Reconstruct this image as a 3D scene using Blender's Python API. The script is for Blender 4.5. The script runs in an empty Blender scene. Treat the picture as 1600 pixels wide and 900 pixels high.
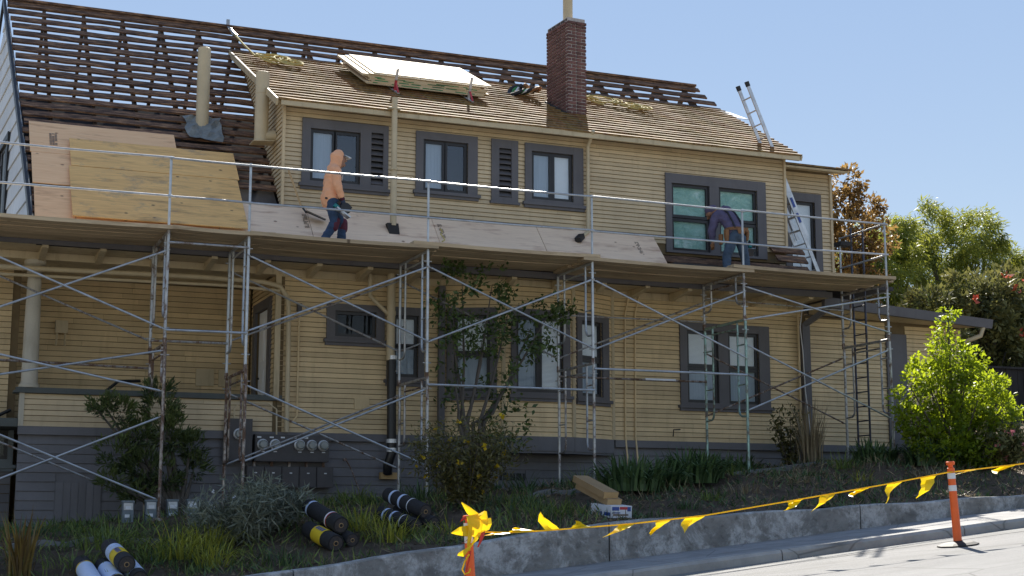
import bpy, bmesh, math, random
import numpy as np
from mathutils import Vector, Matrix, noise as mnoise
random.seed(7); RNG = np.random.default_rng(7)
R = math.radians
S = bpy.context.scene
COL = S.collection

# ------------------------------------------------------------------ camera, sky, sun, exposure
cam = bpy.data.cameras.new('camera'); camo = bpy.data.objects.new('camera', cam); COL.objects.link(camo)
cam.sensor_width = 36; cam.lens = 51.75; cam.clip_end = 3000; cam.clip_start = .1
camo.location = (0, 0, 1.5); camo.rotation_euler = (R(90 + 9.1), 0, R(-22.33))
S.camera = camo
SUN_AZ, SUN_EL = R(24), R(41.3)          # azimuth measured from +Y towards +X
w = bpy.data.worlds.new('World'); S.world = w; w.use_nodes = True
nt = w.node_tree; bg = nt.nodes['Background']
sky = nt.nodes.new('ShaderNodeTexSky'); sky.sky_type = 'NISHITA'; sky.sun_disc = False
sky.sun_elevation = SUN_EL; sky.sun_rotation = SUN_AZ; sky.air_density = 1.0; sky.dust_density = .0; sky.ozone_density = 1.0
gm = nt.nodes.new('ShaderNodeGamma'); gm.inputs[1].default_value = .3
hs = nt.nodes.new('ShaderNodeHueSaturation'); hs.inputs['Saturation'].default_value = 2.1; hs.inputs['Hue'].default_value = .515
nt.links.new(sky.outputs[0], gm.inputs[0]); nt.links.new(gm.outputs[0], hs.inputs['Color']); nt.links.new(hs.outputs[0], bg.inputs[0]); bg.inputs[1].default_value = .15
sl = bpy.data.lights.new('sun', 'SUN'); sl.energy = 3.7; sl.angle = R(.5); sl.color = (1, .94, .84)
so = bpy.data.objects.new('sun', sl); COL.objects.link(so); so.location = (20, 60, 60)
sd = Vector((math.sin(SUN_AZ) * math.cos(SUN_EL), math.cos(SUN_AZ) * math.cos(SUN_EL), math.sin(SUN_EL)))
so.rotation_euler = sd.to_track_quat('Z', 'Y').to_euler()
vs = S.view_settings; vs.view_transform = 'Standard'; vs.look = 'None'; vs.gamma = 1; vs.exposure = 1.62; vs.use_curve_mapping = False

# ------------------------------------------------------------------ materials
MATS = {}
class N:
    def __init__(s, name):
        s.m = bpy.data.materials.new(name); s.m.use_nodes = True; s.t = s.m.node_tree
        s.b = s.t.nodes['Principled BSDF']; s.o = s.t.nodes['Material Output']; MATS[name] = s.m
        s.tc = s.t.nodes.new('ShaderNodeTexCoord')
    def n(s, typ, **kw):
        x = s.t.nodes.new('ShaderNode' + typ)
        for k, v in kw.items(): setattr(x, k, v)
        return x
    def l(s, a, b): s.t.links.new(a, b)
    def coord(s, sc=(1, 1, 1), rot=(0, 0, 0), src='Object'):
        m = s.n('Mapping'); m.inputs['Scale'].default_value = sc; m.inputs['Rotation'].default_value = rot
        s.l(s.tc.outputs[src], m.inputs[0]); return m.outputs[0]
    def noise(s, scale, sc=(1, 1, 1), det=4, rough=.6, rot=(0, 0, 0), dist=0):
        x = s.n('TexNoise'); x.inputs['Scale'].default_value = scale; x.inputs['Detail'].default_value = det
        x.inputs['Roughness'].default_value = rough; x.inputs['Distortion'].default_value = dist
        s.l(s.coord(sc, rot), x.inputs['Vector']); return x.outputs[0]
    def ramp(s, fac, *stops):
        x = s.n('ValToRGB'); e = x.color_ramp.elements
        while len(e) < len(stops): e.new(.5)
        for el, (p, c) in zip(e, stops): el.position = p; el.color = (*c, 1) if len(c) == 3 else c
        s.l(fac, x.inputs[0]); return x.outputs[0]
    def mix(s, a, b, fac, typ='MIX'):
        x = s.n('Mix'); x.data_type = 'RGBA'; x.blend_type = typ
        for v, i in ((fac, 0), (a, 6), (b, 7)):
            if isinstance(v, (int, float)): x.inputs[i].default_value = v
            elif isinstance(v, tuple): x.inputs[i].default_value = (*v, 1) if len(v) == 3 else v
            else: s.l(v, x.inputs[i])
        return x.outputs[2]
    def objvar(s, col, amt):
        oi = s.n('ObjectInfo'); mr = s.n('MapRange'); mr.inputs[3].default_value = 1 - amt; mr.inputs[4].default_value = 1 + amt
        s.l(oi.outputs['Random'], mr.inputs[0]); h = s.n('HueSaturation'); s.l(mr.outputs[0], h.inputs['Value']); s.l(col, h.inputs['Color']); return h.outputs[0]
    def col(s, c):
        if isinstance(c, tuple): s.b.inputs['Base Color'].default_value = (*c, 1)
        else: s.l(c, s.b.inputs['Base Color'])
        return s
    def r(s, v):
        if isinstance(v, (int, float)): s.b.inputs['Roughness'].default_value = v
        else: s.l(v, s.b.inputs['Roughness'])
        return s
    def bump(s, h, strength=.3, dist=.01):
        x = s.n('Bump'); x.inputs['Strength'].default_value = strength; x.inputs['Distance'].default_value = dist
        s.l(h, x.inputs['Height']); s.l(x.outputs[0], s.b.inputs['Normal']); return s

def mul(c, k): return tuple(min(1, a * k) for a in c)
def plain(name, c, rough=.6, var=.18, scale=6, metal=0, bump=0, objv=0, sc=(1, 1, 1), bscale=30):
    n = N(name); a = n.ramp(n.noise(scale, sc), (.25, mul(c, 1 - var)), (.75, mul(c, 1 + var)))
    if objv: a = n.objvar(a, objv)
    n.col(a).r(rough); n.b.inputs['Metallic'].default_value = metal
    if bump: n.bump(n.noise(bscale, sc), bump)
    return n.m
def painted(name, c, dirt=(.1, .08, .05), objv=.06):
    n = N(name)
    a = n.ramp(n.noise(1.6, det=6), (.3, mul(c, .86)), (.7, mul(c, 1.08)))
    streak = n.ramp(n.noise(5, (1.4, 1.4, .25), det=5), (.52, (0, 0, 0)), (.78, (.5, .5, .5)))
    a = n.mix(a, dirt, streak)
    chips = n.ramp(n.noise(28, (1, 1, 2.2), det=3), (.68, (0, 0, 0)), (.72, (.7, .7, .7)))
    a = n.mix(a, mul(c, 1.35), chips)
    peel = n.ramp(n.noise(6, (1, 1, 2.5), det=8, rough=.75), (.63, (0, 0, 0)), (.68, (.55, .55, .55))); a = n.mix(a, mul(c, .55), peel)
    if objv: a = n.objvar(a, objv)
    n.col(a).r(.62); n.bump(n.noise(40, (1, 1, 4)), .12); return n.m
painted('siding', (.68, .515, .29), (.42, .31, .165), .13)
painted('siding_upper', (.62, .485, .30), (.42, .32, .19), .11)
painted('tan_trim', (.56, .45, .28), (.2, .14, .07), .04)
painted('dark_trim', (.125, .118, .125), (.08, .075, .08), .04)
painted('foundation', (.165, .16, .17), (.11, .11, .115), .1)
painted('green_trim', (.085, .095, .09), (.03, .035, .03), .04)
painted('column_paint', (.52, .47, .37), (.25, .2, .13), 0)
painted('white_shingle', (.60, .62, .66), (.36, .38, .42), .1)
plain('wall_core', (.17, .12, .06), .9)  # dark tone puts the shadow lines between boards into the backing colour
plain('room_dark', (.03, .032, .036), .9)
plain('black', (.012, .012, .014), .5, objv=.1)
plain('sash', (.022, .02, .022), .4)
plain('vinyl_white', (.62, .62, .62), .4, .05)
plain('door_white', (.85, .86, .88), .45, .05, 2)
# blinds
n = N('blind'); wv = n.n('TexWave', wave_type='BANDS', bands_direction='Z'); wv.inputs['Scale'].default_value = 13
n.l(n.coord(), wv.inputs['Vector']); n.col(n.ramp(wv.outputs[1], (0, (.8, .82, .84)), (.5, (.95, .95, .95)))).r(.6)
n.bump(wv.outputs[1], .6, .01)
plain('curtain', (.36, .41, .47), .85, .12, 3, sc=(14, 14, .4))
n = N('plastic_film'); a = n.ramp(n.noise(2.2, (1, 1, 1.3), det=6, dist=1.6), (.38, (.26, .47, .38)), (.56, (.36, .58, .48)), (.68, (.62, .78, .70)))
n.col(a).r(.25).bump(n.noise(5, det=5, dist=2), .8, .05)
# window glass: reflects by fresnel, lets the rest through
def glass(name, ior):
    n = N(name); gl = n.n('BsdfGlossy'); gl.inputs['Roughness'].default_value = .015; gl.inputs['Color'].default_value = (.95, .97, 1, 1)
    tr = n.n('BsdfTransparent'); tr.inputs['Color'].default_value = (.95, .97, .98, 1); fr = n.n('Fresnel'); fr.inputs['IOR'].default_value = ior
    ge = n.n('NewGeometry'); inv = n.n('Math', operation='SUBTRACT'); inv.inputs[0].default_value = 1; n.l(ge.outputs['Backfacing'], inv.inputs[1]); mu = n.n('Math', operation='MULTIPLY'); n.l(fr.outputs[0], mu.inputs[0]); n.l(inv.outputs[0], mu.inputs[1])
    mx = n.n('MixShader'); n.l(mu.outputs[0], mx.inputs[0]); n.l(tr.outputs[0], mx.inputs[1]); n.l(gl.outputs[0], mx.inputs[2]); n.l(mx.outputs[0], n.o.inputs[0])
    bw = n.n('Bump'); bw.inputs['Strength'].default_value = .05; n.l(n.noise(1.3), bw.inputs['Height']); n.l(bw.outputs[0], gl.inputs['Normal'])
glass('glass', 2.0); glass('glass_plain', 1.38)
# wood
def wood(name, light, dark, sc=(.6, 9, 9), scale=3, rough=.75, objv=.12, knots=None, bump=.25):
    n = N(name); a = n.ramp(n.noise(scale, sc, det=6, rough=.65, dist=.6), (.3, dark), (.7, light))
    if knots:
        v = n.n('TexVoronoi'); v.inputs['Scale'].default_value = 2.4; n.l(n.coord((1.1, 2.2, 0)), v.inputs['Vector'])
        k = n.ramp(v.outputs['Distance'], (.045, (.9, .9, .9)), (.11, (0, 0, 0))); a = n.mix(a, knots, k)
        st = n.ramp(n.noise(2.3, (.5, 2.4, 2.4), det=5), (.54, (0, 0, 0)), (.74, (.75, .75, .75))); a = n.mix(a, mul(knots, 1.7), st)
    if name == 'plywood_old': a = n.mix(a, (.2, .19, .17), n.ramp(n.noise(1.7, (1, 1.6, 1.6), det=8, rough=.75), (.55, (0, 0, 0)), (.7, (.6, .6, .6))))
    if objv: a = n.objvar(a, objv)
    n.col(a).r(rough).bump(n.noise(14, sc, det=4), bump); return n.m
wood('plywood_new', (.95, .60, .33), (.82, .47, .24), knots=(.24, .11, .055), objv=.07, bump=.1)
wood('plywood_skirt', (.95, .73, .53), (.80, .59, .42), knots=(.23, .12, .075), objv=.1, bump=.1)
wood('plywood_old', (.92, .56, .21), (.66, .38, .14), knots=(.12, .075, .035), objv=.06, bump=.15)
wood('plywood_stack', (.72, .58, .38), (.58, .43, .25), objv=.12, bump=.1)
wood('plank', (.60, .46, .29), (.38, .28, .17), sc=(.5, 8, 8), knots=(.12, .075, .04), objv=.18)
n = N('slat'); a = n.ramp(n.noise(5, (.7, 5, 5), det=7, rough=.7), (.36, (.03, .016, .012)), (.5, (.13, .068, .04)), (.66, (.38, .215, .115)))
n.col(n.objvar(a, .22)).r(.85).bump(n.noise(22, (.6, 4, 4), det=6), .7, .012)
n = N('shingle'); a = n.ramp(n.noise(7, (1.6, .5, .5), det=6, rough=.7), (.3, (.1, .052, .018)), (.5, (.215, .122, .045)), (.75, (.37, .23, .095)))
v = n.n('TexVoronoi'); v.inputs['Scale'].default_value = 1; n.l(n.coord((5.5, .2, .2)), v.inputs['Vector'])
n.col(n.objvar(n.mix(a, v.outputs['Color'], .12, 'SOFT_LIGHT'), .12)).r(.85).bump(n.noise(30, (2, .5, .5), det=5), .5, .01)
plain('rafter', (.075, .05, .035), .85, .4, 5, objv=.2)
wood('handle_wood', (.55, .38, .2), (.42, .27, .13), sc=(6, 6, .8), objv=0)
# masonry and ground
n = N('brick'); a = n.ramp(n.noise(9, det=5), (.3, (.10, .05, .045)), (.72, (.20, .092, .078)))
n.col(n.objvar(a, .3)).r(.9).bump(n.noise(60, det=5), .5, .006)
plain('mortar', (.46, .41, .38), .95, .2, 20, bump=.3)
plain('brick_soot', (.06, .045, .042), .9, .3, 9, objv=.15)
n = N('old_concrete'); a = n.ramp(n.noise(3, (1, 1, 1.6), det=8, rough=.75), (.3, (.15, .147, .14)), (.55, (.24, .235, .22)), (.8, (.33, .32, .3)))
wp = n.mix(n.ramp(n.noise(1.5, det=9, rough=.75, dist=.5), (.46, (0, 0, 0)), (.56, (1, 1, 1))), n.ramp(n.noise(8, (1, 1, .8), det=9, rough=.8), (.36, (0, 0, 0)), (.56, (1, 1, 1))), 1.0, 'MULTIPLY')
a = n.mix(a, (.5, .5, .49), wp); rs = n.ramp(n.noise(1.1, (1.4, 1, .12), det=6), (.66, (0, 0, 0)), (.8, (.75, .75, .75)))
a = n.mix(a, (.105, .068, .028), rs); dk = n.ramp(n.noise(9, det=6), (.56, (0, 0, 0)), (.7, (.6, .6, .6))); a = n.mix(a, (.07, .068, .06), dk)
n.col(n.objvar(a, .07)).r(.92).bump(n.noise(26, det=7), .55, .02)
def conc(name, c, cr=(.1, .095, .09)):
    n = N(name); a = n.ramp(n.noise(2.4, det=8, rough=.7), (.3, mul(c, .72)), (.72, mul(c, 1.15)))
    st = n.ramp(n.noise(.7, (1, 2.5, 1), det=7), (.55, (0, 0, 0)), (.72, (.5, .5, .5))); a = n.mix(a, cr, st)
    v = n.n('TexVoronoi', feature='DISTANCE_TO_EDGE'); v.inputs['Scale'].default_value = .55; n.l(n.coord((1, 1.4, 1)), v.inputs['Vector'])
    a = n.mix(mul(c, .3), a, n.ramp(v.outputs['Distance'], (0, (.25, .25, .25)), (.008, (1, 1, 1))))
    n.col(a).r(.9).bump(n.noise(70, det=6), .4, .006); return n.m
conc('sidewalk_concrete', (.27, .265, .26)); conc('kerb_concrete', (.36, .35, .33)); conc('pale_concrete', (.19, .19, .185))
n = N('asphalt'); a = n.ramp(n.noise(1.3, (.25, 1.6, 1), det=8, rough=.7), (.3, (.15, .15, .15)), (.7, (.22, .22, .218)))
sp = n.ramp(n.noise(170, det=2), (.5, (0, 0, 0)), (.68, (.6, .6, .6))); a = n.mix(a, (.36, .35, .34), sp)
v = n.n('TexVoronoi', feature='DISTANCE_TO_EDGE'); v.inputs['Scale'].default_value = .32; n.l(n.coord((1, 1.7, 1)), v.inputs['Vector'])
a = n.mix((.055, .054, .05), a, n.ramp(v.outputs['Distance'], (0, (.2, .2, .2)), (.006, (1, 1, 1)))); pt = n.ramp(n.noise(.35, (.5, 1.6, 1), det=8, rough=.7), (.5, (0, 0, 0)), (.6, (.55, .55, .55))); a = n.mix(a, (.13, .127, .12), pt); gr = n.ramp(n.noise(5, (.3, 2, 1), det=8, rough=.8), (.58, (0, 0, 0)), (.75, (.6, .6, .6))); a = n.mix(a, (.11, .105, .095), gr)
n.col(a).r(.92).bump(n.noise(160, det=4), .7, .008)
n = N('soil'); a = n.ramp(n.noise(4, det=9, rough=.75), (.3, (.06, .044, .03)), (.55, (.15, .108, .074)), (.78, (.3, .22, .15)))
n.col(a).r(.97).bump(n.noise(11, det=10, rough=.8), 1, .12)
plain('wild_ground', (.2, .18, .13), .95, .35, .6)
plain('litter', (.17, .12, .07), .9, .5, 3, objv=.1)
# metals and plastics
def steel(name, c, rust, amt):
    n = N(name); a = n.ramp(n.noise(6, det=5), (.3, mul(c, .75)), (.7, mul(c, 1.15)))
    rm = n.ramp(n.noise(7, (1, 1, .7), det=7, rough=.75), (amt - .06, (0, 0, 0)), (amt + .06, (1, 1, 1)))
    a = n.mix(a, rust, rm); n.col(n.objvar(a, .1)); n.b.inputs['Metallic'].default_value = .55
    n.r(n.ramp(rm, (0, (.36, .36, .36)), (1, (.85, .85, .85)))); return n.m
steel('galvanised', (.46, .48, .50), (.19, .14, .11), .66); steel('galvanised_worn', (.42, .425, .43), (.2, .13, .09), .56)
steel('rusty_steel', (.36, .33, .31), (.18, .11, .075), .48); steel('teal_steel', (.28, .42, .38), (.2, .17, .14), .55)
steel('aluminium', (.62, .63, .65), (.4, .4, .41), .7); steel('blue_steel', (.055, .062, .095), (.08, .065, .06), .55)
plain('tape', (.75, .76, .78), .4, .05)
plain('orange_plastic', (.85, .13, .018), .42, .1, 5); n = N('yellow_vinyl'); n.col(n.objvar(n.ramp(n.noise(4), (.3, (.80, .55, .008)), (.7, (.92, .66, .012))), .06)).r(.4); t_ = n.n('BsdfTranslucent'); t_.inputs[0].default_value = (.95, .68, .01, 1); mx = n.n('MixShader'); mx.inputs[0].default_value = .35; n.l(n.b.outputs[0], mx.inputs[1]); n.l(t_.outputs[0], mx.inputs[2]); n.l(mx.outputs[0], n.o.inputs[0]); plain('red_ribbon', (.55, .04, .03), .5)
plain('reflective', (.72, .72, .72), .3, .06); plain('rubber', (.022, .02, .02), .7, .3)
plain('rope', (.52, .42, .16), .85, .3, 30, bump=.5, bscale=90); plain('felt', (.02, .019, .021), .85, .35, 14, bump=.5, bscale=60, objv=.25)
plain('felt_edge', (.06, .052, .05), .9, .4, 40); plain('wrapper_white', (.55, .64, .82), .5, .1, 5); plain('wrapper_yellow', (.72, .5, .02), .5, .1)
plain('print_blue', (.04, .08, .3), .5); plain('print_red', (.5, .04, .05), .5); plain('print_green', (.04, .22, .07), .8, .5, 14); plain('print_black', (.2, .16, .13), .8, .3, 60)
plain('cardboard', (.33, .215, .105), .8, .1, 5); plain('cardboard_end', (.47, .31, .14), .8, .1, 5); plain('box_white', (.68, .7, .74), .5, .05)
plain('meter_grey', (.07, .064, .066), .55, .15); plain('utility_grey', (.17, .2, .22), .5, .2); plain('meter_face', (.42, .44, .42), .3, .15, 12)
n = N('dial_glass'); n.col((.55, .58, .57)).r(.06); n.b.inputs['Transmission Weight'].default_value = .55; n.b.inputs['IOR'].default_value = 1.45
plain('abs_black', (.013, .013, .015), .35); plain('lead_sheet', (.19, .2, .19), .55, .4, 5, bump=.7, bscale=7); plain('fence_dark', (.034, .029, .027), .9, .4, 2, objv=.3, sc=(6, 6, .5))
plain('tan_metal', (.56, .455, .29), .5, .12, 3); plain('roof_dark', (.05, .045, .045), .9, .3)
plain('saw_teal', (.01, .22, .23), .45, .1); plain('saw_blade', (.55, .56, .58), .3, .1, 8, metal=.7)
# people
plain('skin', (.3, .15, .095), .55, .1, 20); plain('hoodie', (.86, .43, .24), .95, .12, 7, bump=1, bscale=9); plain('denim', (.035, .065, .125), .9, .35, 8, bump=1, bscale=10)
plain('denim_light', (.055, .085, .13), .9, .3, 8, bump=1, bscale=10); plain('knee_pad', (.10, .012, .03), .7, .4, 9); plain('glove', (.03, .04, .07), .8); plain('cap_white', (.66, .63, .58), .7); plain('shirt_purple', (.105, .09, .16), .9, .25, 7, bump=1, bscale=9)
plain('leather', (.25, .115, .045), .7, .3, 8, objv=.15); plain('harness', (.02, .02, .026), .7); plain('boot', (.09, .055, .03), .7)
# leaves
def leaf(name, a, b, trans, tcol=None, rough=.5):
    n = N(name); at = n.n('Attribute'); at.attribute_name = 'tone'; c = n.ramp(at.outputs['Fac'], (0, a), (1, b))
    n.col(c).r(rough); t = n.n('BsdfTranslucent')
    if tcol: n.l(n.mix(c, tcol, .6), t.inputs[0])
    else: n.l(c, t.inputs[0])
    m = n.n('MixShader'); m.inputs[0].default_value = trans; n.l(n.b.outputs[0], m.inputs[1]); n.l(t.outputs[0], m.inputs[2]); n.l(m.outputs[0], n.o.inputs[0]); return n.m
leaf('leaf_lime', (.05, .10, .010), (.25, .32, .02), .55, (.52, .62, .02)); leaf('leaf_dark', (.035, .065, .018), (.13, .19, .05), .35)
leaf('leaf_evergreen', (.03, .055, .02), (.14, .18, .05), .3); leaf('leaf_olive', (.06, .065, .02), (.18, .16, .05), .3)
leaf('leaf_pepper', (.06, .10, .018), (.23, .28, .045), .45, (.42, .42, .06)); leaf('leaf_red', (.14, .08, .025), (.40, .25, .08), .45); leaf('leaf_hedge', (.05, .065, .022), (.21, .20, .06), .35, None, .62)
leaf('grass_green', (0.074, 0.116, 0.029), (0.232, 0.294, 0.062), .3); leaf('grass_lime', (0.148, 0.178, 0.029), (0.484, 0.463, 0.062), .35); leaf('grass_dark', (0.038, 0.075, 0.029), (0.116, 0.190, 0.067), .25)
leaf('grass_grey', (0.126, 0.148, 0.104), (0.315, 0.336, 0.252), .25); leaf('grass_dry', (.16, .12, .07), (.38, .30, .17), .3); leaf('flax_red', (.12, .07, .02), (.28, .19, .05), .3)
leaf('petal_yellow', (.45, .30, .01), (.72, .52, .02), .3); leaf('petal_red', (.45, .06, .03), (.7, .16, .08), .3); leaf('petal_pink', (.5, .12, .16), (.75, .3, .3), .3); leaf('petal_white', (.6, .6, .62), (.8, .8, .8), .2)
plain('bark', (.10, .085, .07), .9, .4, 8, bump=.8, bscale=20, sc=(3, 3, .6)); plain('bark_dark', (.045, .038, .034), .9, .4, 8)

# ------------------------------------------------------------------ object helpers
ORG = {}
def props(o, label=None, cat=None, group=None, kind=None):
    for k, v in (('label', label), ('category', cat), ('group', group), ('kind', kind)):
        if v: o[k] = v
    return o
def thing(name, label, cat, loc, group=None):
    o = bpy.data.objects.new(name, None); o.empty_display_size = .2; COL.objects.link(o); o.location = loc; ORG[o] = Vector(loc)
    return props(o, label, cat, group)
def link(name, me, parent, loc=(0, 0, 0)):
    o = bpy.data.objects.new(name, me); COL.objects.link(o)
    if parent: o.parent = parent; ORG[o] = ORG[parent]
    o.location = loc; return o
def V3(*a): return Vector(a)
class MB:
    def __init__(s): s.v = []; s.f = []; s.mi = []; s.k = 0
    def add(s, vs, fs):
        b = len(s.v); s.v += [tuple(p) for p in vs]; s.f += [tuple(i + b for i in f) for f in fs]; s.mi += [s.k] * len(fs); return s
    def hexa(s, p): return s.add(p, [(0, 3, 2, 1), (4, 5, 6, 7), (0, 1, 5, 4), (1, 2, 6, 5), (2, 3, 7, 6), (3, 0, 4, 7)])
    def box(s, x0, x1, y0, y1, z0, z1): return s.hexa([(x0, y0, z0), (x1, y0, z0), (x1, y1, z0), (x0, y1, z0), (x0, y0, z1), (x1, y0, z1), (x1, y1, z1), (x0, y1, z1)])
    def cbox(s, c, sx, sy, sz, rz=0, ry=0, rx=0):
        m = Matrix.Translation(c) @ Matrix.Rotation(rz, 4, 'Z') @ Matrix.Rotation(ry, 4, 'Y') @ Matrix.Rotation(rx, 4, 'X')
        q = [m @ Vector((a * sx / 2, b * sy / 2, c_ * sz / 2)) for c_ in (-1, 1) for a, b in ((-1, -1), (1, -1), (1, 1), (-1, 1))]; return s.hexa(q)
    def fbox(s, F, u0, u1, z0, z1, d0, d1):       # d measured outwards from the face
        return s.hexa([F(u0, z0, d1), F(u1, z0, d1), F(u1, z0, d0), F(u0, z0, d0), F(u0, z1, d1), F(u1, z1, d1), F(u1, z1, d0), F(u0, z1, d0)])
    def bar(s, p, q, w_, h, up=(0, 0, 1)):
        p, q = Vector(p), Vector(q); d = (q - p).normalized(); up = Vector(up)
        if abs(d.dot(up)) > .98: up = Vector((0, 1, 0))
        a = d.cross(up).normalized() * w_ / 2; b = a.cross(d).normalized() * h / 2
        return s.hexa([p - a - b, p + a - b, q + a - b, q - a - b, p - a + b, p + a + b, q + a + b, q - a + b])
    def tube(s, pts, r, n=8, cap=True):
        pts = [Vector(p) for p in pts]; m = len(pts); rs = r if isinstance(r, (list, tuple)) else [r] * m; vs_ = []; fs = []; prev = None
        for i, p in enumerate(pts):
            d = (pts[min(i + 1, m - 1)] - pts[max(i - 1, 0)]).normalized()
            if prev is None: a = d.orthogonal().normalized()
            else:
                a = prev - d * prev.dot(d); a = a.normalized() if a.length > 1e-5 else d.orthogonal().normalized()
            prev = a; b = d.cross(a)
            for k in range(n):
                t = 2 * math.pi * k / n; vs_.append(p + (a * math.cos(t) + b * math.sin(t)) * rs[i])
        for i in range(m - 1):
            for k in range(n): fs.append((i * n + k, i * n + (k + 1) % n, (i + 1) * n + (k + 1) % n, (i + 1) * n + k))
        if cap: fs += [tuple(range(n - 1, -1, -1)), tuple((m - 1) * n + k for k in range(n))]
        return s.add(vs_, fs)
    def lathe(s, c, prof, n=16, axis='Z'):
        vs_ = []; fs = []; m = len(prof)
        for r, h in prof:
            for k in range(n):
                t = 2 * math.pi * k / n; x, y = r * math.cos(t), r * math.sin(t)
                q = (x, y, h) if axis == 'Z' else (x, -h, y)
                vs_.append((c[0] + q[0], c[1] + q[1], c[2] + q[2]))
        for i in range(m - 1):
            for k in range(n): fs.append((i * n + k, i * n + (k + 1) % n, (i + 1) * n + (k + 1) % n, (i + 1) * n + k))
        fs += [tuple(range(n - 1, -1, -1)), tuple((m - 1) * n + k for k in range(n))]
        return s.add(vs_, fs)
    def build(s, name, mat, parent=None, smooth=False, org=None):
        me = bpy.data.meshes.new(name); o = ORG[parent] if parent else Vector(org or (0, 0, 0))
        me.from_pydata([(a - o.x, b - o.y, c - o.z) for a, b, c in s.v], [], s.f); me.validate()
        for m in (mat if isinstance(mat, (list, tuple)) else [mat]): me.materials.append(MATS[m])
        if isinstance(mat, (list, tuple)) and len(me.polygons) == len(s.mi): me.polygons.foreach_set('material_index', s.mi)
        if smooth: me.polygons.foreach_set('use_smooth', [True] * len(me.polygons)); 
        bm = bmesh.new(); bm.from_mesh(me); bmesh.ops.recalc_face_normals(bm, faces=bm.faces)
        if smooth:
            for e in bm.edges:
                if len(e.link_faces) == 2 and e.calc_face_angle(0) > .7: e.smooth = False
        bm.to_mesh(me); bm.free()
        ob = link(name, me, parent)
        if not parent: ob.location = o; ORG[ob] = o
        return ob
def Face(ox, oy, dx, dy):
    l_ = math.hypot(dx, dy); dx /= l_; dy /= l_; nx, ny = dy, -dx      # outward normal is to the right of the direction
    return lambda u, z, d=0: (ox + dx * u + nx * d, oy + dy * u + ny * d, z)

def lerp(x, pts):
    if x <= pts[0][0]: a, b = pts[0], pts[1]
    elif x >= pts[-1][0]: a, b = pts[-2], pts[-1]
    else:
        for a, b in zip(pts, pts[1:]):
            if a[0] <= x <= b[0]: break
    return a[1] + (b[1] - a[1]) * (x - a[0]) / (b[0] - a[0])

# ------------------------------------------------------------------ ground, street, sidewalk, kerb, bank
def sz(x): x = max(-40, min(60, x)); return .105 * x - .15
def strip(name, mat, y0, y1, dz, x0=-60, x1=90, kind='structure', nx=75, y_drop=0):
    m = MB(); vs_ = []; fs = []
    for i in range(nx + 1):
        x = x0 + (x1 - x0) * i / nx; vs_ += [(x, y0, sz(x) + dz), (x, y1, sz(x) + dz + y_drop)]
    fs = [(2 * i, 2 * i + 2, 2 * i + 3, 2 * i + 1) for i in range(nx)]
    m.add(vs_, fs); o = m.build(name, mat); props(o, kind=kind); return o
m = MB(); g = 40; vs_ = []
xs = [-700, -300, -120] + [-60 + 6 * i for i in range(26)] + [140, 300, 700]; ys = [-500, -100, -20, 0, 10, 19, 19.2, 30, 60, 150, 400, 900]
for y in ys:
    for x in xs: vs_.append((x, y, sz(x) - .35))
nx = len(xs); m.add(vs_, [(j * nx + i, j * nx + i + 1, (j + 1) * nx + i + 1, (j + 1) * nx + i) for j in range(len(ys) - 1) for i in range(nx - 1)])
props(m.build('ground', 'wild_ground'), kind='structure')
strip('street', 'asphalt', -9.0, 17.3, 0)
strip('gutter_strip', 'pale_concrete', 16.75, 17.3, .004)  # pale concrete gutter pan along the kerb
KH = .14
m = MB(); side = props(strip('sidewalk', 'sidewalk_concrete', 17.48, 19.08, KH), kind='structure')
for x0 in np.arange(-6, 30, 1.55):                     # slabs with open joints
    m = MB(); a, b = x0 + .008, x0 + 1.542
    m.hexa([(a, 17.49, sz(a) + .02), (b, 17.49, sz(b) + .02), (b, 19.0, sz(b) + .02), (a, 19.0, sz(a) + .02), (a, 17.49, sz(a) + KH + .006), (b, 17.49, sz(b) + KH + .006), (b, 19.0, sz(b) + KH + .012), (a, 19.0, sz(a) + KH + .012)])
    m.build('slab', 'sidewalk_concrete', side)
kerb = thing('kerb', None, None, (0, 17.4, sz(0))); kerb['kind'] = 'structure'
for x0 in np.arange(-7.3, 32, 3.06):
    m = MB(); a, b = x0 + .01, x0 + 3.05
    for p, q in ((a, b),):
        pr_ = [(17.30, -.1), (17.31, .10), (17.345, KH), (17.485, KH + .008), (17.485, -.1)]
        vs_ = [(x, y, sz(x) + z) for x in (p, q) for y, z in pr_]
        m.add(vs_, [(i, (i + 1) % 5, 5 + (i + 1) % 5, 5 + i) for i in range(5)] + [(4, 3, 2, 1, 0), (5, 6, 7, 8, 9)])
    m.build('kerb_block', 'kerb_concrete', kerb)

WT = [(-8, -.75), (4.43, .86), (9.30, 1.52), (16.72, 1.96), (34, 2.95)]
def wtop(x): return lerp(x, WT)
def sm(t): t = max(0, min(1, t)); return t * t * (3 - 2 * t)
def gz(x, y):
    a = wtop(x) - .05; h = 1.5 + .084 * (x - 3.7)
    h += .45 * sm((x - 17.5) / 5) * sm((y - 21) / 4)
    z = a + (h - a) * sm((y - 19.2) / 4.4) ** .8 if y > 19.2 else a
    z += .04 * math.sin(x * 2.1 + y * 1.3) + .03 * math.sin(x * 4.7 - y * 3.1) + .02 * math.sin(x * 9 + y * 7)
    if y > 23.5: z += .03 * (min(y, 30) - 23.5)
    return z
m = MB(); vs_ = []; X0, X1, Y0, Y1 = -10, 34, 19.22, 31; NX, NY = 176, 60
for j in range(NY + 1):
    for i in range(NX + 1):
        x = X0 + (X1 - X0) * i / NX; y = Y0 + (Y1 - Y0) * (j / NY) ** 1.3; vs_.append((x, y, gz(x, y)))
m.add(vs_, [(j * (NX + 1) + i, j * (NX + 1) + i + 1, (j + 1) * (NX + 1) + i + 1, (j + 1) * (NX + 1) + i) for j in range(NY) for i in range(NX)])
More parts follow.
